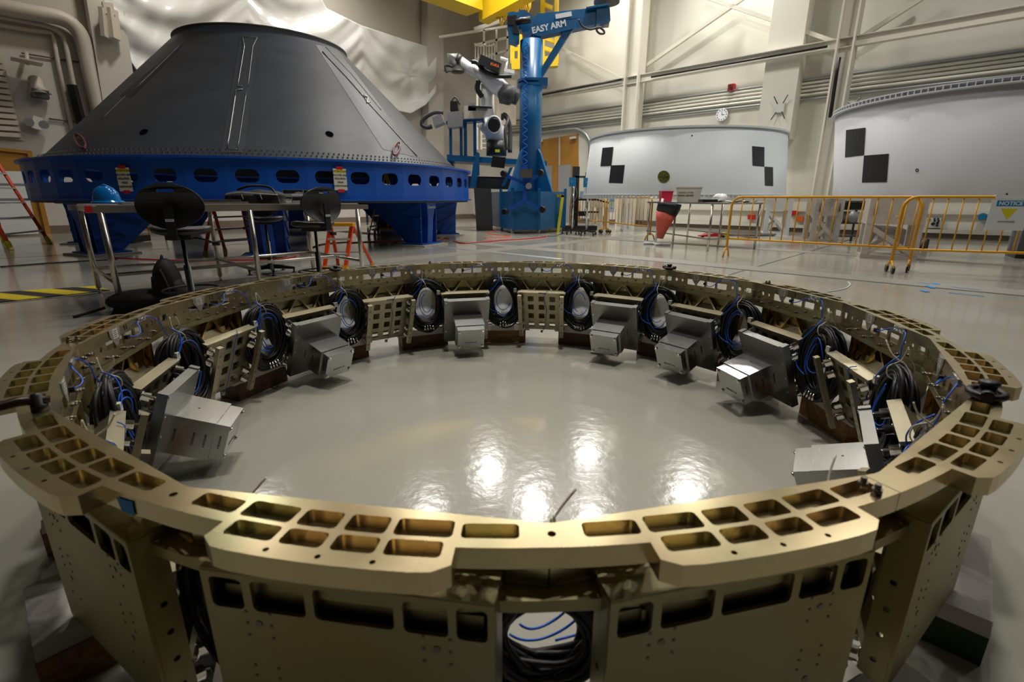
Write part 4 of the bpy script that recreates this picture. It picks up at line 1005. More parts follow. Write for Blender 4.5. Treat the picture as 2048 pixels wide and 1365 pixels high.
b = MB(); b.tube([rp(986,250,-.52), rp(986,250,-.40)], [.20, .24], 24); b.build('shoulder_motor', M['black'], rob)
b = MB(); P = [(rp(986,250,-.44)+Vector((.235*math.cos(a), 0, .27*math.sin(a)))) for a in [2*PI*i/24 for i in range(24)]]; b.tube(P, .035, 8, closed=True); b.build('motor_ring', M['rob'], rob)
b = MB(); b.tube([rp(975,250,.2), rp(970,200,.25), rp(973,170,.2)], [.26, .20, .24], 20); b.build('upper_arm', M['rob'], rob)
b = MB(); b.tube([rp(1016,192), rp(990,170), rp(960,150), rp(935,136), rp(918,122)], [.27, .30, .19, .17, .15], 20); b.build('forearm', M['rob'], rob)
b = MB(); b.tube([rp(918,122,-.02), rp(911,117,-.02)], [.165, .165], 20); b.build('wrist_collar', M['dgrey'], rob)
b = MB(); b.tube([rp(911,117), rp(900,114), rp(905,128), rp(908,134)], [.15, .17, .17, .12], 20); b.build('wrist', M['grey'], rob)
b = MB(); b.lathe([(0,-.1), (.22,-.08), (.22,-.02), (.14,.03), (0,.04)], c=rp(913,141), n=20); b.tube(spline([rp(892,146,-.1), rp(888,134,-.1), rp(893,131,-.1), rp(902,134,-.1)], 5), .05, 8); b.bar(rp(885,142), rp(900,144), .03, .03); b.build('tool_head', M['dgrey'], rob)
b = MB(); b.tube([rp(1000,178,-.1), rp(1014,190,-.1), rp(1022,206,-.1)], [.22, .40, .16], 20); b.tube([rp(1012,172,-.1), rp(1030,192,-.1), rp(1024,208,-.1)], [.1, .2, .1], 14); b.build('rear_cover', M['dgrey'], rob)
b = MB(); b.bar(rp(957,122,-.4), rp(998,140,-.4), .5, .28); b.tube(spline([rp(940,124,-.3), rp(952,126,-.3), rp(965,142,-.4), rp(990,152,-.4), rp(1020,152,-.3)], 5), .07, 8); b.tube(spline([rp(955,162), rp(952,178), rp(962,194)], 5), .09, 8); b.build('cable_pack', M['blackp'], rob)
px, py = rp(980, 128, -.68), rp(994, 133, -.68); text('maker_lettering', 'KUKA', .11, frame((px+py)/2, py-px, (0,-1,0)), rob, M['led'], bold=.003)
b = MB(); b.bar(rp(1006,142), rp(1026,146), .3, .1); b.tube([rp(1008,140), rp(1012,122)], [.05,.03], 8); b.tube([rp(998,116), rp(1013,121)], [.05,.05], 10); b.build('camera_unit', M['rob'], rob)
b = MB(); b.tube(spline([rp(1002,240,.2), rp(1006,228,.1), rp(1014,238,-.2), rp(1008,262,-.4), rp(1012,300,-.4)], 6), .05, 8); b.tube(spline([rp(1000,232,.2), rp(1012,236,.2), rp(1018,260,.2), rp(1018,305,.1)], 5), .08, 8); b.build('hose_bundle', M['dgrey'], rob)
b = MB(); b.box(rp(993,302,-.38), (.16,.02,.09)); b.build('warning_label', M['label'], rob)
o = prism([(983,313), (1010,315), (1007,337), (980,334)], YR-1.4, .05, 'flat_monitor', M['blackp']); tag(o, 'black flat monitor tilted at the front of the robot platform', 'monitor')
o = prism([(946,376), (980,378), (984,463), (952,462)], 15.0, .3, 'dark_panel', M['dgrey']); tag(o, 'tall dark grey panel leaning left of the blue crane base', 'panel')
r = thing('inspection_sensor', 'grey inspection sensor head with box and cables on blue table posts', 'sensor head', at(907, 255, YR-.8)); o2 = r.location
def sp2(u, v, d=0): return at(u, v, YR-.8+d)-o2
for nm, px, m_ in (('grey_box', [(893,225), (923,222), (923,253), (893,256)], 'grey'), ('scanner', [(898,203), (912,203), (914,220), (898,222)], 'blackp'), ('carriage', [(862,236), (880,228), (886,245), (866,254)], 'grey'), ('side_plate', [(926,212), (976,214), (964,236), (926,238)], 'pipe'), ('optics', [(934,206), (948,206), (950,222), (934,222)], 'grey')):
    prism(px, YR-.8, .5, nm, M[m_], r, o2)
b = MB(); b.tube(spline([sp2(884,226), (sp2(866,226)), sp2(846,238), sp2(842,250), sp2(852,256), sp2(862,254)], 6), .07, 8); b.tube(spline([sp2(900,205), sp2(908,195), sp2(918,210)], 6), .03, 6); b.build('cable_loop', M['dgrey'], r)
b = MB(); b.bar(sp2(940,214,-.3), sp2(982,216,-.3), .12, .05); b.build('top_bar', M['blackp'], r)

# ================================================================ WHITE SHELLS ON THE RIGHT
def shell(cx, cy, rt, rb, z0, z1, label, m, rim):
    r = thing('white_shell', label, 'shell', (cx, cy, z0))
    h = z1-z0; b = MB()
    b.lathe([(rb, 0), (rt, h), (rt-.05, h), (rb-.05, 0), (rb, 0)], n=128); b.build('skin', m, r)
    b = MB()
    if rim:
        b.lathe([(rt-.02, h-.06), (rt+.07, h-.05), (rt+.07, h-.03), (rt-.02, h-.03)], n=128, smooth=False); b.lathe([(rt-.1, h+.03), (rt+.05, h+.03), (rt+.05, h+.05), (rt-.1, h+.05)], n=128, smooth=False)
        b.lathe([(rt-.005, h-.03), (rt-.005, h+.03)], n=96)
        for j in range(170):
            a = 2*PI*j/170; b.box(((rt+.0)*math.cos(a), (rt+.0)*math.sin(a), h), (.10, .016, .06), Matrix.Rotation(a, 3, 'Z'))
        b.build('latticed_rim', m, r)
    else:
        b.lathe([(rt-.02, h-.05), (rt+.04, h-.04), (rt+.04, h), (rt-.08, h), (rt-.08, h-.03)], n=128, smooth=False); b.build('top_rim', m, r)
        b = MB(); b.lathe([(rb-.1, -.02), (rb+.03, -.02), (rb+.03, .0), (rb-.02, .01)], n=128, smooth=False)
        b.lathe([(rb-.1, -.10), (rb+.03, -.10), (rb+.03, -.115), (rb-.1, -.115)], n=128, smooth=False)
        for j in range(150):
            a = 2*PI*j/150; b.box((rb*math.cos(a), rb*math.sin(a), -.06), (.09, .012, .08), Matrix.Rotation(a, 3, 'Z'))
        b.build('bottom_rim', m, r)
    def hit(u, v): return conehit((cx, cy), rb+.006, z0, rt+.006, z1, u, v)-Vector((cx, cy, z0))
    return r, hit
SA = (4.93, 13.05); SB = (9.75, 8.62)
ra, ha = shell(SA[0], SA[1], 2.64, 2.80, 1.17, 2.73, 'left white cylindrical shell with two checkered targets and a round gold plate', M['shell'], False)
rb_, hb = shell(SB[0], SB[1], 2.80, 2.56, 1.07, 2.88, 'big grey-white cylindrical shell at the right edge with a toothed rim', M['shell2'], True)
def target(px, hit, root):
    A, B, C_, D_ = px; b = MB(); vs = []
    for i in range(7):
        s = i/6
        for p, q_ in ((A, B), (D_, C_)): vs.append(hit(p[0]+(q_[0]-p[0])*s, p[1]+(q_[1]-p[1])*s))
    b.add(vs, [(2*i, 2*i+1, 2*i+3, 2*i+2) for i in range(6)]); return b.build('target_square', M['target'], root)
for px in ([(1203,295), (1225,293), (1221,331), (1199,332)], [(1220,330), (1248,329), (1244,366), (1216,365)], [(1502.5,290), (1527,292), (1527,331), (1503.5,329)], [(1527.5,331), (1544.5,332), (1545,370), (1528.5,369)]): target(px, ha, ra)
for px in ([(1690,257), (1729,252), (1726,307), (1688,312)], [(1726,308), (1776,304), (1772,361), (1722,362)]): target(px, hb, rb_)
def disc(hit, u, v, du, m, root, name, ring=0):
    c = hit(u, v); rx = (hit(u+du, v)-hit(u-du, v))/2; rz = (hit(u, v-du)-hit(u, v+du))/2; b = MB()
    nn = rx.cross(rz).normalized()*-.0; off = Vector((c.x, c.y, 0)).normalized()*.01
    P = [c+off+rx*math.cos(a)+rz*math.sin(a) for a in [2*PI*i/24 for i in range(24)]]
    if ring:
        Q = [c+off+(rx*math.cos(a)+rz*math.sin(a))*ring for a in [2*PI*i/24 for i in range(24)]]; b.add(P+Q, [(i, (i+1) % 24, (i+1) % 24+24, i+24) for i in range(24)])
    else: b.add(P, [tuple(range(24))])
    return b.build(name, m, root)
disc(ha, 1326, 352, 12, M['brassp'], ra, 'gold_plate'); disc(ha, 1382, 269.5, 1.6, M['dgrey'], ra, 'index_mark')
b = MB(); c = ha(1326, 352)
for k in range(6):
    a = k*PI/3; off = Vector((c.x, c.y, 0)).normalized()*.016; tx = (ha(1338,352)-ha(1314,352))/2; tz = Vector((0,0,tx.length)); b.bar(c+off, c+off+(tx*math.cos(a)+tz*math.sin(a))*.95, .02, .01)
b.build('plate_ribs', M['gold'], ra)
disc(hb, 1833, 337, 3.6, M['ink'], rb_, 'index_mark', .45); disc(hb, 2012, 384, 2.5, M['dgrey'], rb_, 'index_mark')
def lin(c, R_): return lambda p: c+R_@Vector(p)
def crate(label, P0, P1, depth, ztop, zs, film, m=None, cat='crate', up=True):
    P0 = Vector(P0); P1 = Vector(P1); d = (P1-P0); W = d.length; d.normalize(); n = Vector((-d.y, d.x, 0)); 
    if n.y < 0: n = -n
    c = (P0+P1)/2+n*depth/2; rz = math.atan2(d.y, d.x); m = m or M['crate']
    r = thing('wrapped_crate' if film else 'support_trestle', label, cat, c, rz)
    b = MB(); b.box((0,0,(zs+ztop)/2), (W, depth, ztop-zs)); b.build('upper_box', m, r)
    for sx in (-1, 1):
        for sy in (-1, 1): MB().box((sx*(W/2-.06), sy*(depth/2-.06), zs/2+.03), (.11,.11,zs-.06)).build('leg', m, r)
    b = MB()
    for sy in (-1, 1):
        b.bar((-W/2+.08, sy*(depth/2-.05), .08), (0, sy*(depth/2-.05), zs*.55), .05, .08); b.bar((W/2-.08, sy*(depth/2-.05), .08), (0, sy*(depth/2-.05), zs*.55), .05, .08)
        b.bar((-W/2+.08, sy*(depth/2-.04), zs-.05), (W/2-.08, sy*(depth/2-.04), .1), .05, .08)
    b.build('cross_brace', m, r)
    b = MB(); b.box((0,0,.03), (W, depth, .06)); b.build('base_board', m, r)
    if film:
        b = MB(); L = rrect(-W/2-.012, W/2+.012, -depth/2-.012, depth/2+.012, .03)
        n_ = len(L); zz = [.08, .3, .55, ztop-.02]; b.add([(x, y, z_) for z_ in zz for x, y in L], [(i+n_*k, (i+1) % n_+n_*k, (i+1) % n_+n_*(k+1), i+n_*(k+1)) for i in range(n_) for k in range(3)], True); b.build('stretch_film', M['film'], r)
        for sx in (-1, 1): MB().tube([(sx*(W/2-.1), -depth/2-.03, ztop-.1), (sx*(W/2-.09), -depth/2-.03, ztop-.3)], .015, 6).build('strap', M['base'], r)
    return r
crate('film wrapped whitewashed crate stand under the big shell, the nearer wide one', fl(1718,513), fl(1832,518), .75, 1.065, .62, True)
crate('film wrapped whitewashed crate stand left of the wide one under the big shell', fl(1618,484), fl(1674,485), .75, 1.065, .66, True)
crate('film wrapped dark crate stand at the right edge behind the notice sign', fl(2028,512), fl(2100,515), .6, 1.065, .6, True, M['dgrey'])
crate('white trestle under the right side of the left white shell', fl(1524,467), fl(1576,468), .9, 1.05, .72, False, M['white'], 'trestle')
crate('white trestle under the left side of the left white shell', fl(1176,458), fl(1200,459), .6, 1.05, .75, False, M['ivory'], 'trestle')
crate('white trestle seen through the yellow barrier under the left shell', fl(1245,462), fl(1262,462), .6, 1.05, .9, False, M['white'], 'trestle')
r = thing('equipment_shelf', 'black shelf with a silver bin between the two wrapped crates', 'shelf', fl(1697,480)+Vector((0,.35,0)))
b = MB()
for z_ in (.12, .45, .8, 1.0): b.box((0,0,z_), (.9,.5,.03))
for sx in (-1, 1):
    for sy in (-1, 1): b.box((sx*.43, sy*.23, .5), (.04,.04,1.0))
b.build('shelf_frame', M['dgrey'], r); MB().cyl((.08,-.1,.47), (.08,-.1,.75), .17, 20).build('silver_bin', M['grey'], r); MB().box((.1,0,.9), (.5,.4,.16)).build('black_case', M['black'], r)

# ================================================================ YELLOW BARRIERS
def barrier(label, P0, P1, nb, wheels0, wheels1, sign=None):
    P0 = Vector(P0); P1 = Vector(P1); d = P1-P0; L = d.length; rz = math.atan2(d.y, d.x)
    r = thing('crowd_barrier', label, 'barrier', P0, rz, 'yellow steel crowd barriers')
    zt, zb, R_ = 1.09, .35, .022; b = MB(); rr_ = .16
    P = [(0,0,.14), (0,0,zt-rr_)]+[(rr_-rr_*math.cos(a), 0, zt-rr_+rr_*math.sin(a)) for a in (.4, .8, 1.2)]+[(rr_,0,zt), (L-rr_,0,zt)]+[(L-rr_+rr_*math.sin(a), 0, zt-rr_+rr_*math.cos(a)) for a in (.4, .8, 1.2)]+[(L,0,zt-rr_), (L,0,.14)]
    b.tube(P, R_, 10); b.build('outer_frame', M['yel'], r)
    MB().tube([(0,0,zb), (L,0,zb)], .018, 8).build('bottom_rail', M['yel'], r)
    first = None
    for i in range(nb):
        x = L*(i+1)/(nb+1)
        if first is None: first = MB().tube([(0,0,zb), (0,0,zt)], .010, 8).build('upright_bar', M['yel'], r); o = first
        else: o = first.copy(); COL.objects.link(o); o.parent = r
        o.location = (x, 0, 0)
    for x, wh in ((0, wheels0), (L, wheels1)):
        b = MB(); h = .055 if wh else .01
        b.tube([(x, -.14, h), (x, -.10, .12), (x, -.04, .17), (x, .04, .17), (x, .10, .12), (x, .14, h)], .018, 8); o = b.build('foot', M['yel'], r)
        if wh:
            for sy in (-1, 1): MB().tube([(x-.015, sy*.14, .055), (x-.012, sy*.14, .055), (x+.012, sy*.14, .055), (x+.015, sy*.14, .055)], [.02,.055,.055,.02], 20).build('wheel', M['blackp'], o)
    b = MB(); b.tube([(0,0,.8), (-.05,0,.82), (-.06,0,.76)], .008, 6); b.build('hook', M['yel'], r)
    if sign is not None:
        x0, w_, h_ = sign; s = MB(); s.plate([(x0,zt-h_-.02), (x0+w_,zt-h_-.02), (x0+w_,zt-.03), (x0,zt-.03)], [], 0, .004, lambda x, y, h: Vector((x, -.03-h, y))); s.box((x0+w_/2, 0, zt), (w_*.85, .05, .05)); so = s.build('notice_sign', M['wink'], r)
        k = w_/.42
        s = MB(); s.plate([(x0+.06*k,zt-.12*k), (x0+w_-.06*k,zt-.12*k), (x0+w_-.06*k,zt-.045), (x0+.06*k,zt-.045)], [], .004, .005, lambda x, y, h: Vector((x, -.03-h, y))); s.build('blue_header', M['nblue'], so)
        s = MB(); s.plate([(x0+w_/2-.09*k,zt-.15*k), (x0+w_/2+.09*k,zt-.15*k), (x0+w_/2,zt-.30*k)], [], .004, .005, lambda x, y, h: Vector((x, -.03-h, y))); s.build('yellow_triangle', M['label'], so)
        text('lettering', 'NOTICE', .07*k, frame(Vector((x0+w_/2, -.0355, zt-.085*k)), (1,0,0), (0,-1,0)), so, M['wink'], bold=.002)
        text('lettering', 'AUTHORIZED', .03*k, frame(Vector((x0+w_/2, -.0355, zt-.325*k)), (1,0,0), (0,-1,0)), so, M['ink'])
    return r
barrier('yellow crowd barrier in front of the wrapped crates, wheels at its right end', fl(1450,513), fl(1820,541)+Vector((0,.06,0)), 14, False, True)
barrier('yellow crowd barrier running out of the right edge with a notice sign', fl(1777,542), Vector((8.05, 4.35, 0)), 14, True, True, sign=(.98,.42,.42))
barrier('yellow crowd barrier behind the red net bag', fl(1210,466), fl(1298,480), 12, True, False, sign=(.2,.42,.42))
barrier('yellow crowd barrier partly behind the black instrument carts', fl(1138,458), fl(1206,465), 12, False, True)

# ================================================================ RIGHT WORK TABLE AND WHAT IS ON IT
TA, TC_, TD = Vector((3.50,11.1,0)), Vector((4.08,8.21,0)), Vector((5.36,8.7,0)); TF = TA+(TD-TC_)
tc = (TA+TD)/2; r = thing('work_table', 'long stainless work table with thin legs holding bins and papers', 'table', tc)
ZT2 = .985
b = MB(); Q = [TA, TC_, TD, TF]; b.hexa([p-tc+Vector((0,0,ZT2-.035)) for p in Q]+[p-tc+Vector((0,0,ZT2)) for p in Q]); b.build('table_top', M['steel'], r)
mid = lambda a, b_, s: a+(b_-a)*s
for p in (mid(TA,TD,.03), mid(TA,TC_,.5), mid(TC_,TF,.03), mid(TD,TA,.03), mid(TF,TC_,.03), mid(TF,TD,.5)): MB().cyl(p-tc+Vector((0,0,0)), p-tc+Vector((0,0,ZT2-.03)), .024, 10).build('leg', M['steel'], r)
b = MB()
for p, q_ in ((TA,TC_), (TC_,TD), (TD,TF)): b.bar(mid(p,tc,.04)-tc+Vector((0,0,.25)), mid(q_,tc,.04)-tc+Vector((0,0,.25)), .03, .03)
b.build('lower_rail', M['steel'], r)
def tb(u, v, Y): p = at(u, v, Y); return p
def binbox(name, x, y, w_, d_, h_, m, label, cat, taper=.85, rz=0, z0=ZT2):
    r = thing(name, label, cat, (x, y, z0), rz); b = MB(); b.box((0,0,h_/2), (w_*taper, d_*taper, h_), top=(w_, d_)); b.build('body', m, r); b = MB(); b.plate([(-w_/2-.012,-d_/2-.012), (w_/2+.012,-d_/2-.012), (w_/2+.012,d_/2+.012), (-w_/2-.012,d_/2+.012)], [], h_-.02, h_, lambda x, y, h: (x, y, h)); b.build('rim', m, r); return r
binbox('plastic_bin', 3.74, 10.35, .27, .27, .25, M['magenta'], 'red plastic bin standing on the left end of the work table', 'bin')
ub = binbox('postal_tub', 4.02, 9.55, .55, .42, .33, M['paper'], 'off-white printed postal tub beside the red bin', 'tub', rz=-.35)
for i, s_ in enumerate(('UNITED STATES', 'POSTAL SERVICE')): text('lettering', s_, .045, frame(Vector((-.06, -.198+.0-.012*i*0, .20-.06*i)), (1,0,0), (0,-1,-.1)), ub, M['ink'], bold=.0012)
o = MB().box((0,0,.03), (.34,.24,.06)).build('black_box', M['black']); o.location = (4.28, 9.05, ZT2); tag(o, 'flat black box on the work table in front of the postal tub', 'box')
for i, (x, y, a, wd) in enumerate(((4.55, 9.2, .3, 'under the crumpled plastic bag'), (4.75, 8.85, .9, 'in the middle of the work table'), (5.0, 8.75, .2, 'at the right end of the work table'))):
    vs = [Vector((.30*(ix/6-.5), .42*(iy/6-.5), .012*math.sin(ix*1.3+i)+.012*math.cos(iy*1.1)+.016)) for ix in range(7) for iy in range(7)]
    o = MB().add(vs, [(ix*7+iy, (ix+1)*7+iy, (ix+1)*7+iy+1, ix*7+iy+1) for ix in range(6) for iy in range(6)], True).build('paper_sheet', M['wink']); o.location = (x, y, ZT2+.002); o.rotation_euler = (0,0,a)
    tag(o, 'loose white paper '+wd, 'paper', 'papers on the work table')
b = MB(); b.blob((0,0,.07), (.16,.12,.08), 20, 12); o = b.build('plastic_bag', M['poly']); o.location = (4.62, 9.25, ZT2+.03); tag(o, 'crumpled clear plastic bag lying on papers on the work table', 'bag')
tx = bpy.data.textures.new('crumple', 'CLOUDS'); tx.noise_scale = .06; md = o.modifiers.new('d', 'DISPLACE'); md.texture = tx; md.strength = .09
# net bag and its stand
o0 = fl(1309, 489); r = thing('pipe_stand', 'white plastic pipe stand with two feet left of the work table', 'stand', o0)
b = MB(); b.tube([(0,0,.03), (.12,.1,1.06)], .028, 10); b.tube([(-.25,.12,.03), (.12,.12,.03)], .03, 10); b.tube([(-.05,-.16,.03), (.33,-.12,.03)], .03, 10); b.tube([(0,-.15,.03), (0,.12,.03)], .028, 10); b.build('pipes', M['wink'], r)
YB = 9.5; o0 = at(1320, 478, YB); r = thing('net_bag', 'pink red tapered net bag with black top hanging by the work table', 'bag', o0)
cc_ = [(1319,476,.07), (1322,460,.12), (1327,440,.19), (1331,425,.23)]; 
b = MB(); b.tube([at(u, v, YB)-o0 for u, v, _ in cc_], [q_ for _, _, q_ in cc_], 20); b.build('red_net', M['pink'], r)
b = MB(); P = [at(u, v, YB)-o0 for u, v in ((1331,426), (1336,414), (1338,405))]; b.tube(P, [.235,.26,.27], 20); b.build('black_top', M['black'], r)
# instrument carts and lift
def cart(u, v, hgt, label):
    p = fl(u, v); r = thing('instrument_stand', label, 'stand', p, group='pole stands with blue monitors')
    MB().tube([(0,0,.1), (0,0,hgt)], .028, 10).build('pole', M['chrome'], r)
    for k in range(5):
        a = k*2*PI/5+.3; o = MB().bar((0,0,.13), (.30*math.cos(a), .30*math.sin(a), .11), .04, .04).build('base_arm', M['blackp'], r)
        MB().cyl((.31*math.cos(a)-.02, .31*math.sin(a), .045), (.31*math.cos(a)+.02, .31*math.sin(a), .045), .045, 14).build('caster', M['black'], o)
    o = MB().box((-.05,-.08,hgt-.02), (.20,.07,.26)).build('blue_monitor', M['nblue'], r); MB().box((-.08,-.117,hgt), (.03,.005,.08)).build('display', M['screen'], o)
    b = MB(); b.tube(spline([(.03,0,hgt-.1), (.10,-.03,hgt-.4), (-.08,-.02,hgt-.8), (.05,0,.4), (.02,0,.2)], 6), .008, 5); b.build('cable', M['grey'], r)
    return r
cart(1143, 468, 1.55, 'left pole stand with blue monitor and five wheels by the black lift')
cart(1171, 470, 1.52, 'right pole stand with blue monitor beside the laptop')
o0 = fl(1152, 461); r = thing('lift_mast', 'black mobile lift mast with shelves behind the two pole stands', 'lift', o0)
b = MB(); b.box((-.08,.1,1.05), (.22,.16,2.05)); b.box((.06,.05,1.75), (.36,.06,.06)); b.box((.25,.0,1.78), (.05,.05,.22)); b.build('mast', M['blackp'], r)
b = MB(); b.box((.1,-.05,.10), (1.1,.5,.14)); b.build('chassis', M['blackp'], r)
b = MB(); b.box((.28,-.05,.62), (.85,.4,.05)); b.box((.2,-.05,.55), (.3,.3,.12)); b.build('lower_shelf', M['blackp'], r); b = MB(); b.box((.3,-.05,1.02), (.7,.4,.06)); b.bar((.5,-.1,1.05), (1.0,-.3,.92), .05, .05); b.build('upper_shelf', M['blackp'], r)
for x in (-.4, .6): MB().cyl((x-.02,-.25,.06), (x+.02,-.25,.06), .06, 14).build('wheel', M['black'], r)
r = thing('laptop', 'open laptop standing on the black lift shelf', 'laptop', o0+Vector((.22,-.12,1.05))); MB().box((0,0,.012), (.3,.2,.02)).build('keyboard', M['dgrey'], r); b = MB(); b.hexa([(-.15,.10,.02), (.15,.10,.02), (.15,.115,.02), (-.15,.115,.02), (-.15,.16,.24), (.15,.16,.24), (.15,.175,.24), (-.15,.175,.24)]); b.build('screen', M['screen'], r)
# floor things at right
r = thing('floor_jack', 'red and yellow low tool cart on the floor behind the work table', 'jack', fl(1424, 473)); r.scale = (.62, .7, .55); b = MB(); b.hexa([(-.6,-.1,.04), (.4,-.1,.04), (.4,.2,.04), (-.6,.2,.04), (-.6,-.1,.10), (.4,-.1,.26), (.4,.2,.26), (-.6,.2,.10)]); b.build('body', M['red'], r); MB().box((.5,.05,.13), (.22,.28,.24)).build('yellow_end', M['label'], r)
for x in (-.5, .45): MB().cyl((x,-.12,.05), (x,-.08,.05), .05, 12).build('wheel', M['black'], r)
P = [fl(1400,470), fl(1546,470), fl(1560,462), fl(1420,462)]; o = MB().hexa([p for p in P]+[p+Vector((0,0,.03)) for p in P]).build('floor_mat', M['dgrey']); tag(o, 'black rubber mat on the floor behind the work table', 'mat')
for i, (u0, v0, u1, v1, wd) in enumerate(((1836,562.5,1860,565,'upper thin piece of blue tape on the right floor grate'), (1866,563,1874,566,'small blue tape square at the end of the thin piece'), (1854,569,1866,573,'larger blue tape square on the edge of the grate'), (1843,578,1856,581,'blue tape dab nearest the ring'), (1905,571,1960,577,'long blue tape line on the right floor grate'), (1897,582,1968,589,'long blue tape line on the floor below the grate'))):
    a = fl(u0, v0); c = fl(u1, v1); wd_ = .02 if i in (0, 4, 5) else .06
    o = MB().bar(a+Vector((0,0,.006)), c+Vector((0,0,.006)), wd_, .002).build('blue_tape', M['btape']); tag(o, wd, 'tape', 'blue tape marks on the floor')

# ================================================================ LEFT STEEL TABLE
A_ = Vector((-3.70,2.43,0)); dL = Vector((.70,.714,0)).normalized(); dW = Vector((-.714,.70,0)).normalized(); LT, WT, ZL = 2.55, 1.47, .99
ctr = A_+dL*LT/2+dW*WT/2; rzT = math.atan2(dL.y, dL.x)
r = thing('steel_table', 'stainless tube table on the left holding the hard hat and black bag', 'table', ctr, rzT)
def TL(s, w_): return (s-LT/2, w_-WT/2)
b = MB(); b.plate([(-LT/2,-WT/2), (LT/2,-WT/2), (LT/2,WT/2), (-LT/2,WT/2)], [], ZL-.012, ZL, lambda x, y, h: (x, y, h)); b.build('table_top', M['steel'], r)
b = MB()
for p, q_ in (((-LT/2-.08,-WT/2), (LT/2+.12,-WT/2)), ((-LT/2-.08,WT/2), (LT/2+.12,WT/2)), ((-LT/2,-WT/2), (-LT/2,WT/2)), ((LT/2,-WT/2), (LT/2,WT/2))): b.bar((*p, ZL-.04), (*q_, ZL-.04), .05, .055)
b.build('top_frame', M['steel'], r)
leg = None
for x in (-LT/2+.02, 0, LT/2-.02):
    for y in (-WT/2, WT/2):
        if leg is None: leg = MB().tube([(0,0,.06), (0,0,ZL-.06)], .026, 14).build('leg', M['steel'], r); MB().cyl((0,0,0), (0,0,.06), .016, 10).build('foot', M['steel'], leg); o = leg
        else: o = copy_tree(leg, r)
        o.location = (x, y, 0)
b = MB(); b.tube([(-LT/2+.02,0,.28), (LT/2-.02,0,.28)], .02, 10)
b.tube([(-LT/2+.02,WT/2,.28), (LT/2-.02,WT/2,.28)], .02, 10)
for x in (-LT/2+.02, 0, LT/2-.02): b.tube([(x,-WT/2,.28), (x,WT/2,.28)], .02, 10)
b.build('lower_rail', M['steel'], r)
b = MB(); b.box((-LT/2-.06,-WT/2-.005,ZL-.035), (.05,.054,.058)); b.build('striped_tape', M['red'], r)
# hard hat
r = thing('hard_hat', 'shiny blue hard hat on the left end of the steel table', 'hard hat', (-4.10, 3.07, ZL), .5); r.scale = (.66, .68, 1.0)
b = MB(); prof = [(.150,.035), (.145,.07), (.128,.12), (.09,.16), (.045,.18), (.0,.186)]; vs0 = len(b.v); b.lathe(prof, n=40); b.v = [(x*1.18, y*.98, z_) for x, y, z_ in b.v]; b.build('dome', M['hat'], r)
b = MB(); b.lathe([(.146,.038), (.172,.022), (.178,.018), (.172,.014), (.14,.03)], n=40); b.v = [(x*(1.18 if x < 0 else 1.32), y*.98, z_) for x, y, z_ in b.v]; b.build('brim', M['hat'], r)
b = MB()
for y in (-.04, 0, .04): b.tube([(-.15,y,.09), (-.10,y,.148), (0,y,.187), (.10,y,.15), (.15,y,.10)], .010, 6)
b.build('ridge', M['hat'], r)
b = MB(); b.lathe([(.12,.03), (.12,.06), (.115,.06), (.115,.03)], n=24); b.build('suspension', M['black'], r)
# laptops
r = thing('closed_laptop', 'thin closed silver laptop lying beside the hard hat', 'laptop', (-3.62, 2.95, ZL), rzT); MB().box((0,0,.008), (.42,.28,.016)).build('base', M['grey'], r); MB().box((0,0,.020), (.42,.28,.008)).build('lid', M['grey'], r)
r = thing('keyboard_tray', 'black ribbed keyboard unit behind the big chair on the table', 'keyboard', (-3.25, 3.55, ZL), rzT); MB().box((0,0,.012), (.52,.30,.024)).build('tray', M['steel'], r); b = MB(); b.box((0,0,.036), (.40,.24,.022)); 
for k in range(6): b.box((-.17+k*.066, -.122, .04), (.04,.006,.012))
b.build('keys', M['dgrey'], r)
r = thing('shoulder_bag', 'black soft laptop bag lying on the steel table', 'bag', (-3.05, 3.98, ZL), rzT-.6); b = MB(); b.blob((-.12,0,.08), (.22,.16,.065), 24, 14); b.blob((.14,0,.085), (.20,.16,.07), 24, 14); b.box((0,0,.045), (.60,.32,.085), top=(.56,.28)); b.build('body', M['cloth'], r)
b = MB(); b.tube(spline([(-.28,-.14,.10), (-.1,-.18,.12), (.1,-.18,.11), (.28,-.13,.10)], 6), .008, 6); b.tube(spline([(-.1,-.17,.1), (-.08,-.19,.05)], 4), .006, 6); b.tube(spline([(.1,-.17,.1), (.12,-.19,.05)], 4), .006, 6); b.build('zip', M['grey'], r)
b = MB(); b.tube(spline([(-.2,.05,.16), (-.05,.0,.2), (.1,.04,.2), (.2,-.02,.17), (.26,-.12,.10)], 6), .014, 6); b.build('strap', M['cloth'], r)
gb = [(0,0,0,'lowest left glove box in the pile on the steel table'), (.24,0,0,'lower middle glove box in the pile on the steel table'), (.48,.0,0,'glove box with red printed corner, right in the lower row'), (.14,0,.085,'upper left glove box on top of the pile'), (.385,0,.085,'upper right glove box on top of the pile')]
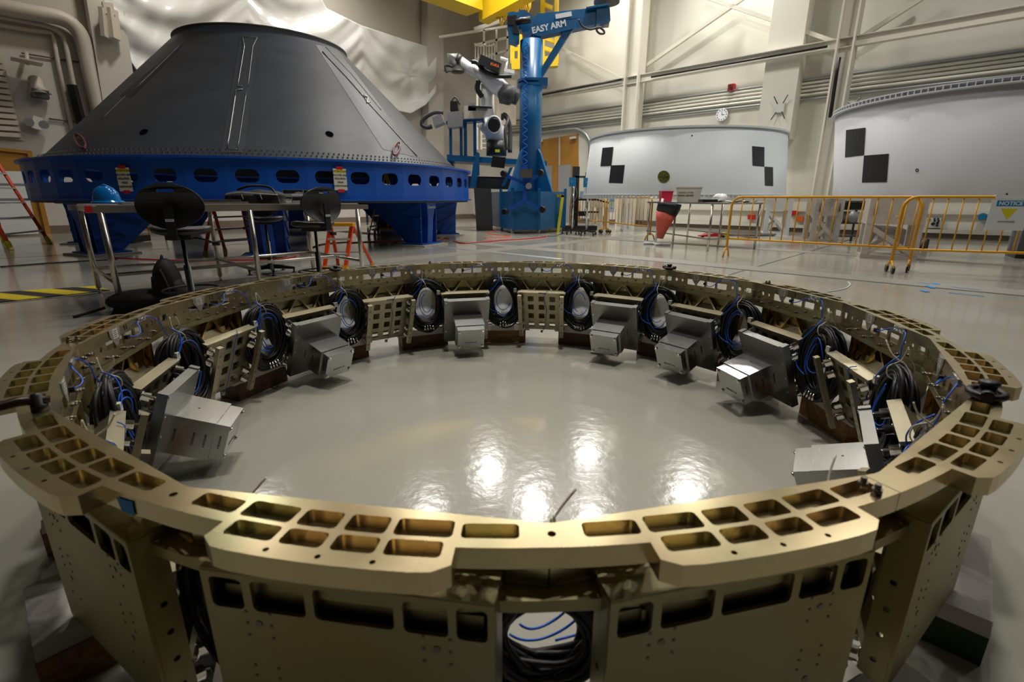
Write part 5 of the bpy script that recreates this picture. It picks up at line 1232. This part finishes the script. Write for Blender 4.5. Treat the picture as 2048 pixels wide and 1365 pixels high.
for i, (x, y, z_, lb) in enumerate(gb):
    r = thing('glove_box', lb, 'box', Vector((-2.94, 4.42, ZL+z_))+Vector((math.cos(.45), math.sin(.45), 0))*x, .45, 'grey glove boxes piled on the steel table')
    MB().box((0,0,.041), (.235,.12,.082)).build('carton', M['carton'], r); b = MB(); b.plate([(-.115,.035), (.0,.035), (.06,.06), (.115,.05), (.115,.078), (-.115,.078)], [], .0605, .0612, lambda x, y, h: Vector((x, -h, y))); b.build('printed_panel', M['ink'], r)
    b = MB(); b.plate([(-.02,.008), (.11,.008), (.11,.03), (-.02,.03)], [], .0605, .0612, lambda x, y, h: Vector((x, -h, y))); b.build('white_panel', M['wink'], r)
    if i == 2:
        b = MB(); b.plate([(-.115,.045), (.02,.045), (.02,.081), (-.115,.081)], [], .0614, .0622, lambda x, y, h: Vector((x, -h, y))); b.build('red_panel', M['red'], r); text('lettering', 'ULINE', .032, frame(Vector((-.047,-.0626,.063)), (1,0,0), (0,-1,0)), r, M['wink'], bold=.0008)
# chairs
def make_chair(label):
    r = thing('drafting_chair', label, 'chair', group='black drafting chairs')
    arm = None
    for k in range(5):
        if arm is None:
            arm = MB().hexa([(.03,-.025,.07), (.32,-.016,.055), (.32,.016,.055), (.03,.025,.07), (.03,-.025,.13), (.32,-.016,.085), (.32,.016,.085), (.03,.025,.13)]).build('base_arm', M['blackp'], r)
            MB().lathe([(.03,0), (.03,.012), (.012,.02), (.012,.06)], c=(.305,0,0), n=14).build('glide', M['black'], arm); o = arm
        else: o = copy_tree(arm, r)
        o.rotation_euler = (0,0,k*2*PI/5)
    b = MB(); b.tube([(0,0,.06), (0,0,.16), (0,0,.16), (0,0,.46), (0,0,.46), (0,0,.72)], [.045,.04,.03,.03,.016,.016], 16); b.build('column', M['blackp'], r)
    b = MB(); b.tube([(.225*math.cos(a), .225*math.sin(a), .24) for a in [2*PI*i/32 for i in range(32)]], .010, 8, closed=True); 
    for k in range(3): a = k*2*PI/3+.3; b.bar((0,0,.22), (.22*math.cos(a), .22*math.sin(a), .238), .02, .012)
    b.build('foot_ring', M['blackp'], r)
    b = MB(); vs = []; n = 28; prof = [(0,-.03), (.8,-.032), (.96,-.02), (1.0,.0), (.97,.022), (.85,.034), (.5,.026), (0,.022)]
    for pr_, pz_ in prof:
        for i in range(n):
            a = 2*PI*i/n; x = .21*math.cos(a); y = .245*math.sin(a); x *= 1+.0*y; vs.append((pr_*x+.03, pr_*y, .765+pz_+(.02*(abs(pr_*y)/.245)**2)))
    b.add(vs, [(j*n+i, j*n+(i+1) % n, (j+1)*n+(i+1) % n, (j+1)*n+i) for j in range(len(prof)-1) for i in range(n)], True); b.build('seat', M['blackp'], r)
    b = MB(); b.box((0,0,.715), (.22,.2,.04)); b.tube([(0,-.08,.71), (.02,-.2,.68), (.02,-.24,.66)], .008, 6); b.box((.02,-.26,.65), (.04,.06,.035)); b.build('mechanism', M['black'], r)
    b = MB(); b.hexa([(-.12,-.035,.70), (-.22,-.035,.70), (-.22,.035,.70), (-.12,.035,.70), (-.22,-.03,.74), (-.245,-.03,.72), (-.245,.03,.72), (-.22,.03,.74)]); b.bar((-.235,0,.71), (-.235,0,1.0), .07, .02, up=(1,0,0)); b.build('back_support', M['black'], r)
    L = [(.26*math.cos(a)*(1 if math.sin(a) > 0 else .8+.2*abs(math.cos(a))), .19*math.sin(a)-.0) for a in [2*PI*i/40 for i in range(40)]]
    b = MB(); b.plate(L, [rrect(-.065,.065,.115,.140,.012)], 0, .02, lambda x, y, h: Vector((-.205-h+.9*x*x, x, .985+y)))
    b.build('backrest', M['blackp'], r)
    b = MB(); b.box((-.248,0,.87), (.004,.062,.022)); o = b.build('name_plate', M['wink'], r); text('lettering', 'BEVCO', .016, frame(Vector((-.2505,0,.87)), (0,-1,0), (-1,0,0)), o, M['ink'])
    return r
ch = make_chair('nearest black drafting chair, back to the camera, in front of the steel table'); ch.location = (-2.98,2.42,0); ch.rotation_euler = (0,0,math.radians(108))
c2 = copy_tree(ch); c2.location = (-2.24,3.62,0); c2.rotation_euler = (0,0,math.radians(148)); c2['label'] = 'black drafting chair turned left beside the red step stool'
c3 = copy_tree(ch); c3.location = (-3.50,5.05,0); c3.rotation_euler = (0,0,math.radians(-60)); c3['label'] = 'black drafting chair standing on the far side of the steel table'
# backpack
r = thing('backpack', 'black backpack standing on the floor under the steel table', 'backpack', (-3.38, 2.66, 0), .4)
b = MB(); b.blob((.02,0,.26), (.12,.15,.235), 24, 16); b.box((.0,0,.17), (.22,.30,.33), top=(.16,.25)); b.blob((.09,-.03,.17), (.08,.12,.15), 18, 12); b.build('main_bag', M['cloth'], r); b = MB(); b.blob((-.20,-.03,.11), (.30,.16,.10), 24, 14); b.box((-.24,-.03,.06), (.40,.24,.11), top=(.3,.2)); b.build('front_flap', M['cloth'], r)
b = MB(); b.tube(spline([(-.5,-.05,.06), (-.62,-.1,.03), (-.72,-.15,.01)], 5), .014, 6); b.tube(spline([(0,-.12,.4), (.06,-.2,.2), (.02,-.2,.04), (-.1,-.26,.01), (-.3,-.3,.012)], 6), .014, 6); b.tube(spline([(0,-.03,.47), (.01,0,.52), (0,.04,.47)], 5), .010, 6); b.build('strap', M['cloth'], r)
# hazard strip
P = [fl(-40,594), fl(190,578), fl(220,586), fl(-40,616)]; o = MB().hexa([p for p in P[::-1]]+[p+Vector((0,0,.012)) for p in P[::-1]]).build('hazard_strip', M['hazard']); tag(o, 'yellow and black striped safety strip taped on the floor at left', 'safety strip')

# ================================================================ LADDERS
def stepladder(label, name, fp4, top, nst, mr, ms, mf, w_=.07, cap=None, group='ladders'):
    """fp4: two feet of the step side, two feet of the rear side (world, z=0); top: two apex points"""
    o0 = sum((Vector(p) for p in fp4), Vector())/4; r = thing(name, label, 'ladder', o0, group=group); V = lambda p: Vector(p)-o0
    for i in (0, 1): 
        o = MB().bar(V(fp4[i]), V(top[i]), w_, .03).build('front_rail', mr, r); d = V(top[i])-V(fp4[i]); MB().bar(V(fp4[i]), V(fp4[i])+d*.07, w_*1.25, .045).build('foot', mf, o)
    for i in (2, 3): 
        o = MB().bar(V(fp4[i]), V(top[i-2]), w_*.8, .03).build('rear_rail', mr, r); d = V(top[i-2])-V(fp4[i]); MB().bar(V(fp4[i]), V(fp4[i])+d*.07, w_, .045).build('foot', mf, o)
    for k in range(nst):
        s = (k+1)/(nst+1); a = V(fp4[0])*(1-s)+V(top[0])*s; c = V(fp4[1])*(1-s)+V(top[1])*s; MB().bar(a, c, .09, .03).build('step', ms, r)
    b = MB()
    for k in (1, 3):
        s = k/(nst+1); b.bar(V(fp4[2])*(1-s)+V(top[0])*s, V(fp4[3])*(1-s)+V(top[1])*s, .02, .02)
    b.build('rear_brace', ms, r)
    t0, t1 = V(top[0]), V(top[1]); MB().bar(t0+(t0-t1)*.1, t1+(t1-t0)*.1, .22, .05).build('top_cap', cap or mf, r)
    return r
def off(p, x, y, z): return Vector(p)+Vector((x, y, z))
F0, F1 = fl(22,505), fl(100,493)
stepladder('tall orange stepladder at the left edge before the ochre door', 'orange_ladder', [F0, F1, off(F0,-1.5,.5,0), off(F1,-1.5,.4,0)], [off(F0,-.95,.25,2.5), off(F1,-1.0,.0,2.5)], 7, M['orange'], M['step'], M['label'])
F0, F1 = fl(409,513), fl(503,505)
stepladder('red stepladder standing behind the steel table', 'red_ladder', [F0, F1, off(F0,.0,.7,0), off(F1,-.1,.7,0)], [off(F0,.12,.3,.92), off(F1,-.2,.25,.92)], 3, M['orange'], M['step'], M['label'])
F0, F1 = fl(648,541), fl(690,540)
stepladder('small red step stool with yellow top right of the steel table', 'step_stool', [F0, F1, off(F0,.05,.5,0), off(F1,.3,.45,0)], [off(F0,.06,.28,.66), off(F1,.08,.26,.66)], 2, M['orange'], M['step'], M['yel'], .06, M['yel'])
F0, F1 = fl(736,477), fl(748,473)
stepladder('green-yellow stepladder open under the grey cone', 'yellow_ladder', [F0, F1, fl(815,476), fl(822,471)], [off(F0,.50,.1,1.75), off(F1,.42,.1,1.75)], 5, M['ylime'], M['step'], M['black'], .09)
r = thing('yellow_step', 'low yellow tubular step stool under the left of the blue stand', 'step stool', fl(308, 471)); b = MB()
for x in (-.36, .36):
    b.tube([(x*1.08,-.12,0), (x,-.05,.52), (x,.2,.52), (x*1.05,.3,0)], .022, 8)
for z_ in (.17, .34): b.bar((-.37,-.09,z_), (.37,-.09,z_), .03, .03)
b.bar((-.36,-.05,.52), (.36,-.05,.52), .04, .04); b.bar((-.36,.2,.52), (.36,.2,.52), .04, .04); b.build('frame', M['yel'], r); MB().box((0,.08,.53), (.7,.26,.02)).build('tread', M['yel'], r)
r = thing('hand_truck', 'black platform truck with yellow bar under the grey cone', 'hand truck', fl(780, 470)); b = MB(); b.box((0,.2,.28), (.7,.6,.22)); b.tube([(-.3,-.2,.1), (-.42,-.1,.5), (-.2,.2,.9), (.2,.2,.9)], .02, 6); b.build('frame', M['blackp'], r)
b = MB(); b.bar((-.3,-.15,.17), (.35,-.15,.17), .06, .05); b.bar((-.02,-.15,.17), (-.06,-.1,1.0), .06, .03); b.build('yellow_bar', M['yel'], r)
for x in (-.38, .4): MB().cyl((x,0,.12), (x+.05,0,.12), .12, 16).build('wheel', M['black'], r)
r = thing('rolling_cart', 'dark tubular cart with yellow shelf edges behind the cone stand leg', 'cart', fl(838, 458)); b = MB()
for x in (-.45,.45):
    for y in (0,.5): b.box((x,y,.42), (.04,.04,.78))
b.box((0,.25,.82), (1.0,.6,.05)); b.build('frame', M['dgrey'], r); MB().box((0,.25,.4), (1.0,.6,.04)).build('shelf', M['yel'], r)
for x in (-.45,.45): MB().cyl((x,0,.04), (x+.03,0,.04), .04, 12).build('caster', M['black'], r)
r = thing('equipment_stand', 'black wheeled equipment base with grey mast under the left of the stand', 'stand', fl(235, 491)); MB().box((0,.3,.09), (.75,.6,.14)).build('base', M['black'], r); b = MB(); b.bar((-.1,.3,.14), (-.12,.3,.95), .08, .08); b.bar((.25,.2,.14), (.1,.3,.9), .05, .05); b.build('mast', M['grey'], r)
for x in (-.3,.3): MB().cyl((x,-.02,.03), (x,.02,.03), .03, 12).build('caster', M['black'], r)
P0 = projB(15,465,.5); r = thing('white_board', 'white board leaning behind the orange ladder', 'board', (P0.x, P0.y, 0), math.atan2(dB.y, dB.x)); MB().hexa([(-.7,-.2,.05), (.6,-.2,.05), (.6,-.17,.05), (-.7,-.17,.05), (-.7,.1,1.75), (.6,.1,1.75), (.6,.13,1.75), (-.7,.13,1.75)]).build('board', M['white'], r)
for z_ in (.5, 1.0, 1.4): MB().box((-.05,-.21+.3*z_/1.75,z_), (1.3,.02,.05)).build('divider', M['grey'], r)
# hoses and cords on the floor
def hose(px, rr_, m, name, label, cat='hose'):
    o = MB().tube([fl(u, v)+Vector((0,0,rr_)) for u, v in px] if False else spline([fl(u, v)+Vector((0,0,rr_)) for u, v in px], 6), rr_, 6).build(name, m); tag(o, label, cat); return o
hose([(225,521), (300,524), (400,526), (520,523), (575,520), (600,512), (640,492), (700,486)], .012, M['red'], 'air_hose', 'red air hose on the floor behind the steel table')
hose([(905,484), (925,488), (960,486), (1000,482), (1060,478), (1092,474)], .014, M['red'], 'air_hose', 'red air hose running right from the cone stand leg')
hose([(700,488), (760,485), (820,484), (862,486), (885,478), (898,480)], .012, M['led'], 'air_hose', 'orange air hose ending at the stand leg')
hose([(978,459), (992,463), (972,468), (1000,471), (1020,474), (975,477), (968,476)], .010, M['led'], 'extension_cord', 'thin orange cord in loops before the blue crane base', 'cord')
hose([(1094,473), (1110,472), (1122,468), (1138,464)], .010, M['black'], 'extension_cord', 'black cord from the red hose end to the pole stands', 'cord')
hose([(0,540), (60,535), (130,530), (180,527), (235,524)], .010, M['black'], 'extension_cord', 'black cord across the floor at far left', 'cord')
hose([(1655,582), (1668,580), (1690,575), (1700,567), (1695,562)], .006, M['wink'], 'string', 'white string on the floor behind the right of the ring', 'string')

# ================================================================ LIFTING HARDWARE ON THE RING
def hoist(k, r_, sc, label, rz=0, m=None, bail=(1, 0)):
    p = pol(k, r_, HR); r = thing('hoist_ring', label, 'hoist ring', p, ang(k)+rz, 'black lifting rings clamped on the ring'); m = m or M['black']
    b = MB(); b.lathe([(0,0), (.024,0), (.024,.012), (.015,.014), (.015,.03), (.019,.031), (.019,.038), (.01,.042), (0,.042)], n=24); b.v = [(x*sc, y*sc, z_*sc) for x, y, z_ in b.v]; b.build('swivel_base', m, r)
    b = MB(); P = [Vector((.03*math.cos(a), .036*math.sin(a), .012+.0*abs(math.sin(a)))) for a in [2*PI*i/20 for i in range(20)]]; b.tube([Vector((p_.x+bail[1]*.03, p_.y, p_.z))*sc for p_ in P], .008*sc, 8, closed=True); b.build('bail', m, r)
    for s in (-1, 1): MB().cyl(Vector((0,s*.028,.016))*sc, Vector((0,s*.048,.016))*sc, .012*sc, 10).build('trunnion', m, r)
    return r
hoist(21.5, 1.518, 1.05, 'black swivel hoist ring at the right side of the ring', 0)
hoist(17.5, 1.53, .9, 'small black hoist ring at the back of the ring between numbers one and two', 0)
hoist(13.5, 1.52, .8, 'small black hoist ring at the back left beside the chair column', 0)
r = thing('lifting_shackle', 'dark brown shackle with ring and green tag at the left side of the ring', 'shackle', pol(25.5, 1.51, HR)); Rr = Matrix.Rotation(ang(25.5), 3, 'Z'); mbr = mat('brown_steel', (.035,.018,.012), .3, .6)
V = lambda x, y, z_: Rr @ Vector((x, y, z_))
b = MB(); b.tube([V(-.02,0,.02), V(.03,-.004,.028), V(.07,0,.026), V(.115,.004,.022), V(.14,0,.018)], [.008,.011,.009,.010,.007], 12); b.build('bow', mbr, r)
b = MB(); b.lathe([(0,0), (.015,0), (.015,.014), (.010,.016), (.010,.038), (0,.040)], n=20); b.build('bolt', M['black'], r)
b = MB(); b.tube([V(.125,.0,0)+Vector((.0,.016*math.cos(a),-.014+.022*math.sin(a))) for a in [2*PI*i/18 for i in range(18)]], .0028, 6, closed=True); b.build('split_ring', mbr, r)
b = MB(); b.plate(circ(0,0,.028,20), [circ(0,.02,.003,8)], 0, .002, lambda x, y, h: V(.127,.0,0)+Vector((x, -.01+h, y-.058))); b.build('green_tag', M['green'], r)
e, t = bayax(24.62); o = MB(); o.plate([(-.018,-.03), (.014,-.03), (.020,-.006), (-.02,-.004)], [], .0012, .002, lambda x, y, h: pol(24.62, 1.547)+e*h-t*x+Vector((0,0,HR+y-.004))); o = o.build('blue_tape', M['btape']); tag(o, 'scrap of blue tape on the outer edge of the ring at lower left', 'tape', 'blue tape marks on the floor'); del o['group']

# ================================================================ PEOPLE
def figure(name, label, J, E, mats, loc, rz):
    """skinned body from joints; J name->(x,y,z,r,material zone)"""
    r = thing(name, label, 'person', loc, rz); me = bpy.data.meshes.new('body'); names = list(J)
    me.from_pydata([J[n][:3] for n in names], [(names.index(a), names.index(b_)) for a, b_ in E], []); o = bpy.data.objects.new('body', me); COL.objects.link(o); o.parent = r
    md = o.modifiers.new('s', 'SKIN'); me.skin_vertices
    for i, n in enumerate(names): me.skin_vertices[0].data[i].radius = (J[n][3], J[n][3]*(1 if n not in ('chest','belly','pelvis') else .72)) 
    me.skin_vertices[0].data[names.index('pelvis')].use_root = True
    o.modifiers.new('u', 'SUBSURF').levels = 2; o.modifiers['u'].render_levels = 2; me.materials.append(mats); return r
J = dict(pelvis=(0,0,.93,.16), belly=(0,0,1.08,.15), chest=(.03,0,1.28,.17), neck=(.05,0,1.47,.06), head0=(.07,0,1.56,.085), head1=(.08,0,1.68,.09),
         hl=(0,.10,.88,.10), kl=(.03,.12,.48,.065), al=(0,.13,.09,.045), tl=(.16,.15,.04,.04), hr=(0,-.10,.88,.10), kr=(.03,-.12,.48,.065), ar=(-.02,-.13,.09,.045), tr=(.14,-.15,.04,.04),
         sl=(.02,.19,1.38,.07), el=(.08,.26,1.12,.05), wl=(.26,.20,1.0,.035), sr=(.02,-.19,1.38,.07), er=(.08,-.26,1.12,.05), wr=(.26,-.2,1.0,.035))
Ed = [('pelvis','belly'), ('belly','chest'), ('chest','neck'), ('neck','head0'), ('head0','head1'), ('pelvis','hl'), ('hl','kl'), ('kl','al'), ('al','tl'), ('pelvis','hr'), ('hr','kr'), ('kr','ar'), ('ar','tr'), ('chest','sl'), ('sl','el'), ('el','wl'), ('chest','sr'), ('sr','er'), ('er','wr')]
pw = fl(741, 452); pr_ = figure('person', 'person in dark teal clothes standing behind the cone stand, holding something colourful', J, Ed, M['denim'], (pw.x, pw.y, 0), math.radians(-70))
def hand(parent, c, d, m):
    b = MB(); c = Vector(c); d = Vector(d).normalized(); s = d.cross(Vector((0,0,1))).normalized(); b.blob(c+d*.04, (.045,.04,.02), 12, 8)
    for k in range(4):
        p = c+d*.075+s*(.03-.02*k); b.tube([p, p+d*(.035+.006*(k in (1, 2))), p+d*.055+Vector((0,0,-.02))], [.010,.009,.007], 8)
    b.tube([c+d*.03+s*.035, c+d*.06+s*.055, c+d*.08+s*.05], [.011,.010,.008], 8); b.build('hand', m, parent)
hand(pr_, (.26,.2,1.0), (1,-.2,0), M['skin']); hand(pr_, (.26,-.2,1.0), (1,.2,0), M['skin'])
b = MB(); b.blob((.09,0,1.64), (.11,.085,.125), 20, 14); b.blob((.195,0,1.62), (.015,.012,.025), 8, 6); b.blob((.08,.088,1.63), (.02,.01,.03), 8, 6); b.blob((.08,-.088,1.63), (.02,.01,.03), 8, 6); h_ = b.build('head', M['skin'], pr_)
b = MB(); b.blob((.07,0,1.68), (.12,.095,.11), 20, 12); b.build('hair', M['black'], h_)
b = MB()
for sy in (-1, 1): b.blob((.185,sy*.035,1.65), (.012,.014,.008), 8, 6)
b.tube([(.188,-.025,1.58), (.194,0,1.578), (.188,.025,1.58)], .005, 6); b.build('face_features', M['ink'], h_)
o = MB().blob((0,0,0), (.10,.13,.16), 20, 12).build('tie_dye_bundle', mat('tie_dye', (.55,.25,.12), .7, noise=1, nscale=14, col2=(.06,.10,.6))); o.location = (pw.x+.06, pw.y-.34, .93); tag(o, 'colourful tie-dye bundle held by the person behind the cone stand', 'bundle')
K2 = dict(pelvis=(0,0,.36,.15), belly=(-.18,0,.42,.14), chest=(-.42,0,.46,.16), neck=(-.60,0,.48,.06), head0=(-.68,0,.44,.085), head1=(-.78,0,.42,.09),
          hl=(.0,.10,.34,.10), kl=(-.12,.12,.08,.065), al=(.28,.13,.09,.05), tl=(.36,.13,.03,.04), hr=(0,-.10,.34,.10), kr=(-.10,-.13,.08,.065), ar=(.30,-.14,.10,.05), tr=(.38,-.14,.03,.04),
          sl=(-.48,.18,.42,.07), el=(-.52,.2,.22,.05), wl=(-.58,.18,.05,.035), sr=(-.48,-.18,.42,.07), er=(-.52,-.2,.22,.05), wr=(-.58,-.18,.05,.035))
pk_ = fl(1836, 500); kn = figure('person', 'person in black trousers kneeling on the floor behind the wide wrapped crate', K2, Ed, M['cloth'], (pk_.x-.12, pk_.y+.35, 0), math.radians(-12))
for sy in (-1, 1):
    b = MB(); b.blob((.37,sy*.135,.13), (.055,.05,.13), 16, 10); b.box((.41,sy*.135,.13), (.02,.085,.24)); b.build('shoe', M['dgrey'], kn)
    hand(kn, (-.58,sy*.18,.045), (-1,0,0), M['skin'])
b = MB(); b.blob((-.78,0,.40), (.11,.085,.11), 20, 14); b.blob((-.88,0,.38), (.015,.012,.02), 8, 6); h_ = b.build('head', M['skin'], kn)
b = MB(); b.blob((-.75,0,.44), (.12,.095,.10), 20, 12); b.build('hair', M['base'], h_)
